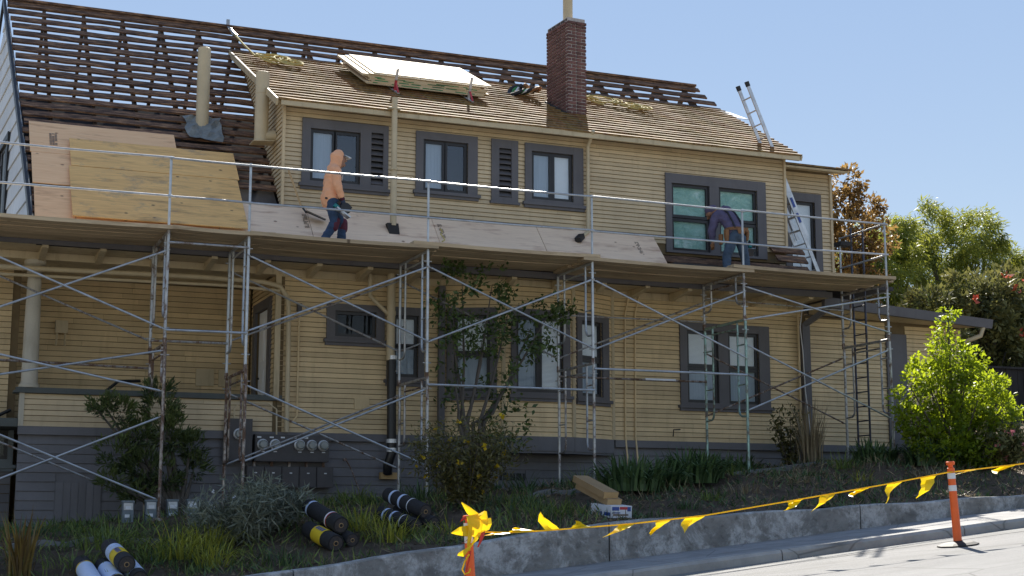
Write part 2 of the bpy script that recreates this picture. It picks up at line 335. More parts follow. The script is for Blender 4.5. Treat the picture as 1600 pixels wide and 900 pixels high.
props(m.build('bank', 'soil', smooth=True), kind='structure')
m = MB(); vs_ = []
for j, y in enumerate((31, 40, 60, 120)):
    for i in range(34):
        x = -30 + 2.8 * i if j < 3 else -120 + 10 * i; vs_.append((x, y, (gz(max(-10, min(34, x)), 31) if j < 1 else gz(max(-10, min(34, x)), 31) + .2 * j) + (0 if -10 <= x <= 34 else -.0)))
m.add(vs_, [(j * 34 + i, j * 34 + i + 1, (j + 1) * 34 + i + 1, (j + 1) * 34 + i) for j in range(3) for i in range(33)])
props(m.build('back_yard', 'wild_ground', smooth=True), kind='structure')

rw = thing('retaining_wall', 'low stained concrete retaining wall along the sloping sidewalk', 'wall', (9.3, 19.1, sz(9.3)))
jo = [-8, -3.6, .9, 4.75, 9.29, 13.55, 18.1, 22.6, 27.2, 32]
for a, b in zip(jo, jo[1:]):
    a += .012; b -= .012; k = max(2, int((b - a) / .35)); m = MB(); vs_ = []
    for i in range(k + 1):
        x = a + (b - a) * i / k; t = wtop(x) + .012 * math.sin(x * 3.3); bz = sz(x) - .2
        for y, z in ((19.0, bz), (19.0, t - .02), (19.02, t), (19.22, t + .004), (19.24, t - .02), (19.24, bz)): vs_.append((x, y + .006 * math.sin(x * 2.2 + z * 3), z))
    fs = [(i * 6 + j, (i + 1) * 6 + j, (i + 1) * 6 + (j + 1) % 6, i * 6 + (j + 1) % 6) for i in range(k) for j in range(6)]
    fs += [(0, 1, 2, 3, 4, 5), tuple(k * 6 + j for j in (5, 4, 3, 2, 1, 0))]; m.add(vs_, fs); m.build('wall_section', 'old_concrete', rw)

# ------------------------------------------------------------------ the house
HO = thing('house', 'tan clapboard two storey house with stripped roof behind the scaffold', 'house', (9, 27, 1.9))
BOARDS = []
def siding(F, u0, u1, z0, z1, pitch, mat, holes=(), clip=None, gap=.010, name='siding_board', parent=None, lip=.016):
    k = int(round((z1 - z0) / pitch)); pitch = (z1 - z0) / k
    for i in range(k):
        a = z0 + i * pitch; b = a + pitch - gap; segs = [(u0, u1)]
        for h in holes:
            if h[2] < b and h[3] > a:
                segs = [t for s_ in segs for t in ((s_[0], min(s_[1], h[0])), (max(s_[0], h[1]), s_[1])) if t[1] - t[0] > .01]
        if name == 'siding_board':
            out = []
            for t0, t1 in segs:
                while t1 - t0 > 3.4: c_ = t0 + random.uniform(1.4, min(4.2, t1 - t0 - .8)); out.append((t0, c_ - .002)); t0 = c_ + .002
                out.append((t0, t1))
            segs = out
        for s0, s1 in segs:
            m = MB(); jz = random.uniform(-.0025, .0025)
            sa = sb = s0; ta = tb = s1
            if clip:
                ca, cb = clip(a), clip(b)
                sa, sb, ta, tb = max(s0, ca[0]), max(s0, cb[0]), min(s1, ca[1]), min(s1, cb[1])
                if ta - sa < .02: continue
                if tb <= sb: tb = (sb + tb) / 2; sb = tb - .002
            m.hexa([F(sa, a + jz, random.uniform(0, .003)), F(ta, a - jz, random.uniform(0, .003)), F(ta, a, -.03), F(sa, a, -.03), F(sb, b, -lip), F(tb, b, -lip), F(tb, b, -.03), F(sb, b, -.03)])
            BOARDS.append((name, (ta - sa), m, mat))
def core(F, u0, u1, z0, z1, holes=(), mat='wall_core', d0=-.12, d1=-.027, name='wall'):
    us = sorted({u0, u1, *[h[i] for h in holes for i in (0, 1) if u0 < h[i] < u1]}); zs = sorted({z0, z1, *[h[i] for h in holes for i in (2, 3) if z0 < h[i] < z1]}); m = MB()
    for a, b in zip(us, us[1:]):
        for c, d in zip(zs, zs[1:]):
            if not any(h[0] < (a + b) / 2 < h[1] and h[2] < (c + d) / 2 < h[3] for h in holes): m.fbox(F, a, b, c, d, d0, d1)
    return m.build(name, mat, HO)
def holes_of(W): return [(w_['o'][0] - .03, w_['o'][1] + .03, w_['o'][2] - .03, w_['o'][3] + .03) for w_ in W]
def win(c, panes, sashcol='sash', backs=None, sill=True, louvre=None, mat='dark_trim'):
    o = (min(p[0] for p in panes), max(p[1] for p in panes), min(p[2] for p in panes), max(p[3] for p in panes))
    return dict(c=c, p=panes, o=o, s=sashcol, b=backs or ['blind'] * len(panes), sill=sill, louvre=louvre, m=mat)
def make_window(F, w_):
    c, o = w_['c'], w_['o']; i0, i1, j0, j1 = o[0] - .03, o[1] + .03, o[2] - .03, o[3] + .03
    m = MB(); t = .032; lo = w_['louvre']; r1 = i1
    m.fbox(F, c[0], i0, c[2], c[3], -.02, t)
    if lo:
        m.fbox(F, i1, lo[0], c[2], c[3], -.02, t); m.fbox(F, lo[0], lo[1], lo[3], c[3], -.02, t - .003); m.fbox(F, lo[0], lo[1], c[2], lo[2], -.02, t - .003); m.fbox(F, lo[1], c[1], c[2], c[3], -.02, t)
    else: m.fbox(F, i1, c[1], c[2], c[3], -.02, t)
    m.fbox(F, i0, i1, j1, c[3], -.02, t - .003); m.fbox(F, i0, i1, c[2], j0, -.02, t - .003)
    us = sorted({(p[0], p[1]) for p in w_['p']})
    for a, b in zip(us, us[1:]):
        if b[0] - a[1] > .12: m.fbox(F, a[1] + .03, b[0] - .03, j0, j1, -.02, t - .006)
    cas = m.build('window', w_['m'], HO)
    if w_['sill']:
        m = MB(); m.fbox(F, c[0] - .05, c[1] + .05, c[2] - .005, c[2] + .055, -.02, t + .05); m.fbox(F, c[0] - .02, c[1] + .02, c[2] - .06, c[2] - .006, -.01, t + .01); m.build('sill', w_['m'], cas)
    for p, bk in zip(w_['p'], w_['b']):
        a, b, c_, d = p; m = MB(); e = .032
        m.fbox(F, a - .028, a + e, c_ - .028, d + .028, -.075, -.025); m.fbox(F, b - e, b + .028, c_ - .028, d + .028, -.075, -.025)
        m.fbox(F, a + e, b - e, d - e, d + .028, -.075, -.026); m.fbox(F, a + e, b - e, c_ - .028, c_ + e, -.075, -.026); m.build('sash', w_['s'], cas)
        m = MB(); m.fbox(F, a + e - .004, b - e + .004, c_ + e - .004, d - e + .004, -.056, -.052); m.build('pane', 'glass' if c_ > 6.5 and bk != 'plastic_film' else 'glass_plain', cas)
        if bk:
            m = MB(); kind = bk[0] if isinstance(bk, tuple) else bk; top = d; bot = bk[1] if isinstance(bk, tuple) else c_
            m.fbox(F, a - .02, b + .02, bot, top, -.095, -.085); m.build('blind' if kind == 'blind' else kind, kind, cas)
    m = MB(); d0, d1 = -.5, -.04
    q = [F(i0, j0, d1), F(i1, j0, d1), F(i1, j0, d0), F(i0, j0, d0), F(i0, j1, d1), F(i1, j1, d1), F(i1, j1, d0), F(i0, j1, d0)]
    m.add(q, [(0, 1, 2, 3), (4, 7, 6, 5), (3, 2, 6, 7), (0, 3, 7, 4), (1, 5, 6, 2)]); m.build('room_lining', 'room_dark', cas)  # shallow dark box added for the unlit room, keeps out light leaks
    if lo: louvre(F, lo, cas)
    return cas
def louvre(F, lo, par):
    m = MB(); m.fbox(F, lo[0], lo[1], lo[2], lo[3], -.1, -.08); m.build('louvre_back', 'black', par); k = 9
    for i in range(k):
        z = lo[2] + (lo[3] - lo[2]) * (i + .1) / k; h = (lo[3] - lo[2]) / k; m = MB()
        m.hexa([F(lo[0], z, .02), F(lo[1], z, .02), F(lo[1], z + .012, .028), F(lo[0], z + .012, .028), F(lo[0], z + h * .8, -.06), F(lo[1], z + h * .8, -.06), F(lo[1], z + h * .8 + .012, -.05), F(lo[0], z + h * .8 + .012, -.05)])
        m.build('louvre_slat', 'dark_trim', par)
ZT, ZF = 3.11, 5.93          # top of the base trim, underside of the frieze
PX, UPX = .0905, .0855       # board exposures
FR = Face(0, 25.8, 1, 0)
# lower front wall, left of the bay
Wl = [win((6.95, 8.05, 4.76, 5.47), [(7.14, 7.86, 4.9, 5.31)], backs=[None]),
      win((8.10, 8.83, 4.06, 5.47), [(8.26, 8.68, 4.76, 5.29), (8.26, 8.68, 4.2, 4.73)], backs=['blind', 'curtain'])]
siding(FR, 6.08, 9.15, ZT, ZF, PX, 'siding', holes_of(Wl)); core(FR, 6.05, 9.15, 2.98, 6.05, holes_of(Wl))
for w_ in Wl: make_window(FR, w_)
# canted bay
CA, SA = math.cos(R(25)), math.sin(R(25)); B0, B1, B2, B3 = (9.15, 25.8), (10.22, 25.30), (11.66, 25.30), (12.73, 25.8)
bays = [(Face(*B0, CA, -SA), 1.18, [win((.12, 1.06, 3.82, 5.5), [(.29, .9, 4.66, 5.33), (.29, .9, 3.96, 4.6)], backs=['blind', 'curtain'])]),
        (Face(*B1, 1, 0), 1.44, [win((.15, 1.36, 3.82, 5.5), [(.28, .71, 3.96, 5.33), (.76, 1.18, 3.96, 5.33)], backs=['curtain', 'blind'])]),
        (Face(*B2, CA, SA), 1.18, [win((.08, 1.04, 3.80, 5.5), [(.25, .82, 4.66, 5.33), (.25, .82, 3.94, 4.6)], backs=['blind', 'curtain'])])]
for F, L_, W in bays:
    siding(F, .025, L_ - .025, ZT, ZF, PX, 'siding', holes_of(W)); core(F, .03, L_ - .03, 2.86, 6.04, holes_of(W))
    for w_ in W: make_window(F, w_)
    m = MB(); m.fbox(F, .0, L_, 2.84, ZT, -.1, .02); m.build('bay_base_trim', 'foundation', HO)
    m = MB(); m.fbox(F, .0, L_, ZF, 6.045, -.1, .012); m.build('frieze_board', 'tan_trim', HO)
for x, y in (B0, B1, B2, B3):
    m = MB(); m.lathe((x, y + .01, 0), [(.045, ZT), (.045, ZF)], 8); m.build('corner_batten', 'tan_trim', HO)
m = MB(); m.hexa([(*p, 2.8) for p in (B0, B1, B2, B3)] + [(*p, 2.839) for p in (B0, B1, B2, B3)]); m.build('bay_underside', 'foundation', HO)
# lower front wall, right of the bay, running on into the addition
Wr = [win((14.22, 16.30, 3.78, 5.5), [(14.41, 15.07, 4.64, 5.31), (14.41, 15.07, 3.92, 4.58), (15.36, 16.02, 4.64, 5.31), (15.36, 16.02, 3.92, 4.58)], backs=['blind', 'curtain', 'blind', 'curtain'])]
siding(FR, 12.75, 17.1, ZT, ZF, PX, 'siding', holes_of(Wr)); core(FR, 12.73, 17.2, 2.98, 6.05, holes_of(Wr))
for w_ in Wr: make_window(FR, w_)
siding(FR, 17.22, 19.2, ZT, 5.75, PX, 'siding'); siding(FR, 19.72, 21.2, ZT, 5.7, PX, 'siding'); core(FR, 17.2, 21.2, 2.98, 5.78)
m = MB(); m.fbox(FR, 19.2, 19.72, 3.1, 5.5, -.02, .04); ad = m.build('side_door', 'dark_trim', HO)
m = MB(); m.fbox(FR, 19.28, 19.64, 3.15, 5.4, .041, .055); m.build('door_leaf', 'dark_trim', ad)
# frieze, soffit, fascia and eave brackets
for a, b in ((6.05, 9.14), (12.74, 17.15)):
    m = MB(); m.fbox(FR, a, b, ZF, 6.045, -.1, .012); m.fbox(FR, a, b, ZF - .025, ZF - .002, -.02, .03); m.build('frieze_board', 'tan_trim', HO)
m = MB(); m.box(1.2, 17.3, 24.97, 25.92, 6.05, 6.08); m.build('soffit', 'tan_trim', HO)
m = MB(); m.box(1.2, 17.3, 24.93, 24.968, 6.04, 6.16); m.build('fascia', 'dark_trim', HO)
for i, x in enumerate(np.arange(1.9, 17.2, .93)):
    y1 = 25.77 if not 9.1 < x < 12.75 else 25.27
    m = MB(); m.hexa([(x, 25.0, 6.0), (x + .1, 25.0, 6.0), (x + .1, y1, 5.9), (x, y1, 5.9), (x, 25.0, 6.049), (x + .1, 25.0, 6.049), (x + .1, y1, 6.049), (x, y1, 6.049)]); m.build('eave_bracket', 'tan_trim', HO)
# base: dark boards, trim, footing
FB = Face(0, 25.84, 1, 0)
siding(FB, 1.74, 9.1, .95, 2.97, .155, 'foundation', [(2.36, 3.12, .9, 2.22)], gap=.012, name='base_board'); siding(FB, 9.1, 17.15, 1.9, 2.97, .155, 'foundation', [(12.98, 13.35, 2.4, 2.58), (10.35, 10.9, 2.3, 2.45)], gap=.012, name='base_board')
siding(FB, 17.15, 21.2, 2.3, 2.97, .155, 'foundation', gap=.012, name='base_board'); core(FB, 1.74, 21.2, .5, 2.97, mat='foundation', name='base_wall')
for a, b in ((1.72, 9.12), (12.76, 21.22)):
    m = MB(); m.fbox(FR, a, b, 2.97, ZT - .004, -.1, .03); m.build('base_trim', 'foundation', HO)
m = MB(); m.fbox(FB, 2.36, 3.12, .9, 2.2, -.02, .012); hd = m.build('crawl_space_hatch', 'foundation', HO)
for i in range(6):
    m = MB(); m.fbox(FB, 2.375 + i * .123, 2.49 + i * .123, .92, 2.18, .013, .022); m.build('hatch_board', 'foundation', hd)
for a, b, c, d in ((12.99, 13.34, 2.41, 2.57), (10.36, 10.89, 2.31, 2.44)):
    m = MB(); m.fbox(FB, a, b, c, d, -.03, -.02); v_ = m.build('foundation_vent', 'black', HO)
    for k in range(4): m = MB(); m.fbox(FB, a + (b - a) * (k + .4) / 4, a + (b - a) * (k + .4) / 4 + .015, c, d, -.018, .004); m.build('vent_bar', 'foundation', v_)
# porch: recessed back wall, door side wall, solid rail, column, ceiling
FP = Face(0, 28.0, 1, 0); siding(FP, -2, 6.02, 3.3, 5.98, .105, 'siding'); core(FP, -2, 6.05, 3.0, 6.05)
FS = Face(6.05, 28.0, 0, -1)     # u = 28 - Y
siding(FS, .03, 2.17, 3.3, 5.98, PX, 'siding', [(.33, 1.65, 3.2, 5.6)]); core(FS, 0.0, 2.2, 3.0, 6.05, [(.45, 1.5, 3.1, 5.47)])
m = MB(); m.fbox(FS, .28, .47, 3.32, 5.62, -.02, .03); m.fbox(FS, 1.5, 1.72, 3.32, 5.62, -.02, .03); m.fbox(FS, .47, 1.5, 5.45, 5.62, -.02, .027); dr = m.build('entry_door', 'dark_trim', HO)
m = MB(); m.fbox(FS, .47, 1.5, 3.25, 5.45, -.1, -.06)
for a, b, c, d in ((.58, .94, 4.5, 5.3), (1.04, 1.4, 4.5, 5.3), (.58, .94, 3.5, 4.35), (1.04, 1.4, 3.5, 4.35)): m.fbox(FS, a, b, c, d, -.06, -.05); m.fbox(FS, a + .06, b - .06, c + .06, d - .06, -.05, -.044)
lf = m.build('door_leaf', 'door_white', dr)
m = MB(); m.lathe((6.12, 27.42, 4.2), [(.02, -.03), (.035, 0), (.02, .03)], 8); m.tube([(6.06, 27.42, 4.2), (6.16, 27.42, 4.2)], .015, 6); m.build('door_handle', 'black', lf)
m = MB(); m.box(6.0, 6.1, 25.755, 25.83, 3.7, ZF); m.build('corner_board', 'tan_trim', HO)
siding(FR, 1.8, 6.0, ZT, 3.66, .095, 'siding_upper'); m = MB(); m.fbox(FR, 1.72, 1.8, ZT, 3.66, -.15, .01); m.build('corner_board', 'column_paint', HO); core(FR, 1.74, 6.05, 2.98, 3.66, d0=-.16)
m = MB(); m.fbox(FR, 1.62, 6.2, 3.661, 3.70, -.24, .06); m.fbox(FR, 1.66, 6.16, 3.70, 3.755, -.2, .035); m.build('porch_rail_cap', 'green_trim', HO)
m = MB(); m.lathe((1.87, 25.9, 0), [(.17, 3.755), (.17, 3.80), (.15, 3.82), (.135, 3.86), (.132, 4.6), (.115, 5.55), (.105, 5.68), (.13, 5.70), (.13, 5.73), (.11, 5.75), (.15, 5.83), (.18, 5.85), (.18, 5.92)], 24); m.build('porch_column', 'column_paint', HO, True)
m = MB(); m.box(-2, 6.04, 25.72, 25.98, 5.92, 6.045); m.build('porch_beam', 'tan_trim', HO)
m = MB(); m.box(-2, 6.04, 25.98, 28.0, 6.0, 6.04); m.build('porch_ceiling', 'tan_trim', HO)
m = MB(); m.box(-2, 6.04, 25.85, 28.0, 3.1, 3.24); m.build('porch_floor', 'green_trim', HO)
m = MB(); m.box(2.42, 2.64, 27.85, 27.968, 4.95, 5.18); m.tube([(2.46, 27.9, 4.95), (2.44, 27.88, 4.72)], .02, 6); m.tube([(2.6, 27.9, 4.95), (2.6, 27.88, 4.72)], .02, 6); m.build('porch_light', 'tan_trim', HO)
for a in (5.02, 5.45):
    m = MB(); m.fbox(FP, a, a + .34, 4.08, 4.4, -.01, .03); m.build('wall_cover_plate', 'tan_trim', HO)
m = MB(); m.tube([(3.35, 27.7, 3.9), (3.55, 27.65, 4.08), (3.95, 27.65, 4.1)], .03, 8); m.build('stair_handrail', 'black', HO)
# wall further back on the far left
FL = Face(0, 27.0, 1, 0); Wf = [win((.5, 1.74, 2.45, 3.25), [(.65, 1.62, 2.63, 3.08)], backs=[None], mat='utility_grey')]
siding(FL, -2.5, 1.6, 3.3, 6.0, .1, 'siding'); siding(FL, -2.5, 1.72, .6, 3.28, .155, 'foundation', holes_of(Wf), name='base_board'); core(FL, -2.5, 1.73, .2, 6.02, holes_of(Wf)); make_window(FL, Wf[0])
m = MB(); m.tube([(1.1, 26.9, 3.2), (1.45, 26.9, 3.34), (1.66, 26.85, 3.45)], .03, 8); m.build('side_handrail', 'black', HO)
# upper (dormer) front wall
FD = Face(0, 26.0, 1, 0)
Wu = [win((6.47, 8.14, 7.66, 8.95), [(6.66, 7.09, 7.8, 8.74), (7.12, 7.56, 7.8, 8.74)], backs=['curtain', None], louvre=(7.8, 8.04, 7.79, 8.8)),
      win((8.69, 9.95, 7.71, 8.93), [(8.87, 9.27, 7.81, 8.75), (9.31, 9.72, 7.81, 8.75)], backs=['curtain', None]),
      win((10.95, 12.21, 7.68, 8.92), [(11.12, 11.52, 7.83, 8.74), (11.57, 11.96, 7.83, 8.74)], backs=['curtain', 'blind']),
      win((14.06, 16.44, 6.95, 8.6), [(14.23, 15.06, 7.72, 8.37), (14.23, 15.06, 7.03, 7.65), (15.34, 16.20, 7.72, 8.37), (15.34, 16.20, 7.03, 7.65)], backs=['plastic_film'] * 4, sill=False)]
LV = dict(c=(10.24, 10.8, 7.69, 8.93), l=(10.4, 10.66, 7.78, 8.76)); hl = (7.75, 8.09, 7.74, 8.85)
siding(FD, 6.14, 16.9, 7.12, 9.14, UPX, 'siding_upper', holes_of(Wu) + [hl, (10.35, 10.71, 7.73, 8.81)]); core(FD, 6.12, 16.93, 6.9, 9.2, holes_of(Wu) + [hl, (10.35, 10.71, 7.73, 8.81)])
for w_ in Wu: make_window(FD, w_)
m = MB(); c, l_ = LV['c'], LV['l']
m.fbox(FD, c[0], l_[0], c[2], c[3], -.02, .032); m.fbox(FD, l_[1], c[1], c[2], c[3], -.02, .032); m.fbox(FD, l_[0], l_[1], l_[3], c[3], -.02, .029); m.fbox(FD, l_[0], l_[1], c[2], l_[2], -.02, .029); m.fbox(FD, c[0] - .03, c[1] + .03, c[2] - .05, c[2] - .003, -.02, .06)
louvre(FD, l_, m.build('louvre_vent', 'dark_trim', HO))
for x in (6.1, 16.9): m = MB(); m.box(x, x + .05, 25.965, 26.05, 7.1, 9.16); m.build('corner_board', 'siding_upper', HO)
# dormer cheek walls
def mainz(y): return 7.25 + .99 * (y - 26) if y >= 26 else 7.25 + 1.1 * (y - 26)
FC = Face(6.1, 31.0, 0, -1)      # u = 31 - Y
def cheek(z): return (31 - (26 + (z - 7.18) / .99), 31 - max(26.02, 26.02 + (z - 9.2) / .5) if True else 0)
siding(FC, 0, 4.98, 7.2, 11.3, .087, 'siding_upper', clip=cheek, name='cheek_board')
m = MB(); m.add([(6.135, 26.02, 7.2), (6.135, 26.02, 9.2), (6.135, 30.2, 11.33), (16.9, 26.02, 7.2), (16.9, 26.02, 9.2), (16.9, 30.2, 11.33)], [(0, 1, 2), (5, 4, 3)]); m.build('cheek_wall', 'wall_core', HO)
# rear wing on the right
FW = Face(0, 27.0, 1, 0); Ww = [win((17.55, 18.5, 6.85, 8.72), [(17.72, 18.3, 6.95, 8.5)], backs=['blind'])]
siding(FW, 16.9, 18.78, 6.4, 9.2, .09, 'siding_upper', holes_of(Ww)); core(FW, 16.9, 18.76, 6.2, 9.25, holes_of(Ww)); make_window(FW, Ww[0])
m = MB(); m.box(18.74, 18.8, 26.97, 31, 6.2, 9.2); m.build('corner_board', 'siding_upper', HO)
m = MB(); m.hexa([(16.9, 26.6, 9.17), (19.0, 26.6, 9.17), (18.3, 30, 9.75), (16.9, 30, 9.75), (16.9, 26.6, 9.22), (19.02, 26.58, 9.21), (18.3, 30, 9.85), (16.9, 30, 9.85)]); wr_ = m.build('wing_roof', 'tan_trim', HO)
for i in range(4):
    y = 26.55 + i * .3; m = MB(); x1 = 19.05 - i * .28; z = 9.225 + i * .09; m.hexa([(16.95, y, z), (x1, y, z), (x1, y + .34, z + .06), (16.95, y + .34, z + .06), (16.95, y, z + .035), (x1, y, z + .035), (x1, y + .34, z + .075), (16.95, y + .34, z + .075)]); m.build('shingle_course', 'shingle', wr_)
m = MB(); m.box(17.2, 18.9, 25.05, 27.0, 6.3, 6.38); m.build('flat_roof', 'roof_dark', HO)

def flush_boards():
    for nm in sorted({b[0] for b in BOARDS}):
        L_ = sorted([b for b in BOARDS if b[0] == nm], key=lambda b: -b[1])
        for _, _, m, mt in L_[:300]: m.build(nm, mt, HO)
        if L_[300:]:
            mts = sorted({b[3] for b in L_[300:]}); M_ = MB()
            for _, _, m, mt in L_[300:]: M_.k = mts.index(mt); M_.add(m.v, m.f)
            M_.build(nm, mts, HO)['kind'] = 'stuff'
    BOARDS.clear()
# main roof: ridge, rafters, skip sheathing boards, new plywood
def xl(y): return 1.73 - .0635 * (y - 25.84)
def xr(y): return 17.7 + .38 * max(0, 31.0 - y)
UPS = Vector((0, .7107, .7036)); NRM = Vector((0, -.7036, .7107)); UPK = Vector((0, .6727, .7399)); NRK = Vector((0, -.7399, .6727))
m = MB(); m.box(1.42, 17.68, 31.0, 31.06, 12.1, 12.23); RF = m.build('roof', 'slat', HO)
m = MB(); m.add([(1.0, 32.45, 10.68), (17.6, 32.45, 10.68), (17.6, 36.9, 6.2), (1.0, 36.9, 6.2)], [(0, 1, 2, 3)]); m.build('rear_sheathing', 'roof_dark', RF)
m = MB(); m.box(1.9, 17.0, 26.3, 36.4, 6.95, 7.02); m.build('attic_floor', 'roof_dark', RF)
k = 0
for x in np.arange(2.15, 17.6, .8):
    y0 = 25.3 if x < 6 else 29.9; m = MB(); a = Vector((x, y0, mainz(y0))) - NRM * .11; b = Vector((x, 30.99, mainz(30.99))) - NRM * .11; m.bar(a, b, .06, .15, NRM); m.build('rafter', 'rafter', RF)
    m = MB(); m.bar((x + .01, 31.07, 12.02), (x + .01, 36.6, 6.6), .06, .15, (0, .7, .7)); m.build('rafter', 'rafter', RF)
m = MB(); m.bar((1.5, 33.5, 9.6), (17.2, 33.5, 9.6), .1, .2); m.build('purlin', 'rafter', RF)
def slat(x0, x1, y, w_, t, U_, N_, off=0, mat='slat', name='roof_slat', par=None, zf=mainz):
    m = MB(); n_ = max(1, int((x1 - x0) / .45)); vs_ = []; ph = random.random() * 9
    for i in range(n_ + 1):
        x = x0 + (x1 - x0) * i / n_; wob = .006 * math.sin(x * 1.3 + ph) + random.uniform(-.006, .006); c = Vector((x, y, zf(y))) + N_ * (off + wob)
        j1, j2 = random.uniform(-.014, .014), random.uniform(-.014, .014)
        for a, b in ((-.5, -.5), (.5, -.5), (.5, .5), (-.5, .5)): vs_.append(c + U_ * (w_ * a + (j1 if a < 0 else j2)) + N_ * (t * b))
    fs = [(i * 4 + j, (i + 1) * 4 + j, (i + 1) * 4 + (j + 1) % 4, i * 4 + (j + 1) % 4) for i in range(n_) for j in range(4)] + [(0, 1, 2, 3), (n_ * 4 + 3, n_ * 4 + 2, n_ * 4 + 1, n_ * 4)]
    m.add(vs_, fs); return m.build(name, mat, par or RF)
y = 30.93; i = 0
while y > 26.3:
    if y > 30.25: slat(xl(y) + random.uniform(-.02, .05), xr(y) + random.uniform(-.05, .06), y, .16, .035, UPS, NRM, .0)
    elif y > 27.3 or i % 2: slat(xl(y) + random.uniform(-.02, .05), 6.24 + random.uniform(-.04, .0), y, .168 + random.uniform(-.015, .02), .04, UPS, NRM, 0)
    else: slat(xl(y), 6.24, y, .2, .035, UPS, NRM, 0)
    y -= .226; i += 1
m = MB(); m.bar((1.41, 31.03, 12.27), (17.68, 31.03, 12.27), .13, .05); m.build('ridge_board', 'slat', RF)
for a, b, ys_ in ((13.75, 17.2, (25.12, 25.33, 25.5)), (16.5, 17.2, (25.72, 25.93)), (1.75, 6.05, (25.12, 25.33, 25.54, 25.75, 25.93))):
    for y in ys_: slat(a, b + random.uniform(-.1, .1), y, .19, .035, UPK, NRK, 0)
# dark backing under the lower courses so no light shows there
m = MB(); m.add([(1.8, 25.0, mainz(25.0) - .12), (13.8, 25.0, mainz(25.0) - .12), (13.8, 26.0, mainz(26) - .12), (1.8, 26.0, mainz(26) - .12), (6.08, 28.55, mainz(28.55) - .28), (1.6, 28.55, mainz(28.55) - .28), (6.08, 26.0, mainz(26) - .12)], [(0, 1, 2, 3), (3, 6, 4, 5)]); m.build('roof_backing', 'roof_dark', RF)
def sheet(name, mat, x0, x1, y0, y1, U_, N_, off, t=.018, zf=mainz):
    m = MB(); q = []
    for s_ in (0, 1):
        for x, y in ((x0, y0), (x1, y0), (x1, y1), (x0, y1)): q.append(Vector((x, y, zf(y))) + N_ * (off + t * s_))
    m.hexa(q); return m.build(name, mat, RF)
for a, b, c, d, mt, of in ((1.74, 4.36, 26.75, 27.5, 'plywood_new', .03), (1.76, 2.5, 26.02, 26.74, 'plywood_new', .031), (2.52, 5.2, 26.02, 26.74, 'plywood_new', .029)): sheet('plywood_sheet', mt, a, b, c, d, UPS, NRM, of)
for a, b, mt, of in ((1.78, 2.44, 'plywood_new', .03), (2.45, 4.87, 'plywood_new', .032), (4.88, 6.55, 'plywood_skirt', .03), (6.56, 8.98, 'plywood_skirt', .033), (8.99, 11.15, 'plywood_skirt', .03), (11.16, 13.72, 'plywood_skirt', .034)):
    sheet('plywood_sheet', mt, a, b, 25.02, 25.97, UPK, NRK, of)
for a, b, y0_, y1_, of in ((2.42, 5.4, 26.42, 27.06, .075), (2.38, 5.36, 25.3, 26.40, .08)):
    sheet('plywood_sheet', 'plywood_old', a, b, y0_, y1_, UPS, NRM, of, .02, lambda y: 6.55 + 1.012 * (y - 25.3))
m = MB(); m.box(13.7, 17.2, 25.0, 26.0, 6.1, 6.55); m.build('roof_backing', 'roof_dark', RF)
def mark(x, y, wd, hg, U_, N_, rows):      # blurred ink stamp lines on a sheet
    m = MB()
    for r_ in range(rows):
        for c_ in range(3):
            if random.random() < .8:
                p = Vector((x + (c_ - 1) * wd / 3, y, mainz(y))) + U_ * (hg * (r_ / rows - .5)) + N_ * .056; a = Vector((wd / 7, 0, 0)); b = U_ * (hg / rows * .3)
                m.add([p - a - b, p + a - b, p + a + b, p - a + b], [(0, 1, 2, 3)])
    m.build('ink_stamp', 'print_black', RF)
for x, y in ((6.48, 25.68), (8.95 + .15, 25.7), (13.25, 25.66)): mark(x, y, .09, .42, UPK, NRK, 12)
mark(2.15, 27.1, .14, .42, UPS, NRM, 9)
# rake boards and left gable wall with pale shingles
m = MB(); m.bar((xl(25.0) - .05, 24.95, 6.1), (xl(26) - .05, 26.0, 7.23), .05, .16, NRK); m.bar((xl(26) - .05, 26.0, 7.23), (xl(31.05) - .05, 31.05, 12.25), .05, .16, NRM); m.bar((xl(31.05) - .05, 31.05, 12.25), (xl(36.6) - .05, 36.8, 6.6), .05, .16, (0, .7, .7)); m.build('rake_board', 'black', HO)
FG = Face(xl(36.2), 36.2, .0635, -1)
def gcl(z):
    yf = 26 + (z - 7.12) / (.99 if z > 7.12 else 1.1); return (36.2 - (62.1 - yf) + .05, (36.2 - yf) * 1.002)
Wg = [win((5.5, 6.95, 7.2, 9.0), [(5.65, 6.18, 7.35, 8.85), (6.25, 6.8, 7.35, 8.85)], backs=[None, None], sill=False, mat='black')]
siding(FG, 0, 11.2, 6.3, 12.05, .38, 'white_shingle', holes_of(Wg), clip=gcl, gap=.006, name='gable_shingle_course', lip=.024); make_window(FG, Wg[0])
m = MB(); m.add([FG(10.2, 6.3, -.05), FG(0, 6.3, -.05), FG(0, 7.0, -.05), FG(5.14, 12.05, -.05), FG(10.2, 7.1, -.05)], [(0, 1, 2, 3, 4)]); m.build('gable_wall', 'utility_grey', HO)
flush_boards()
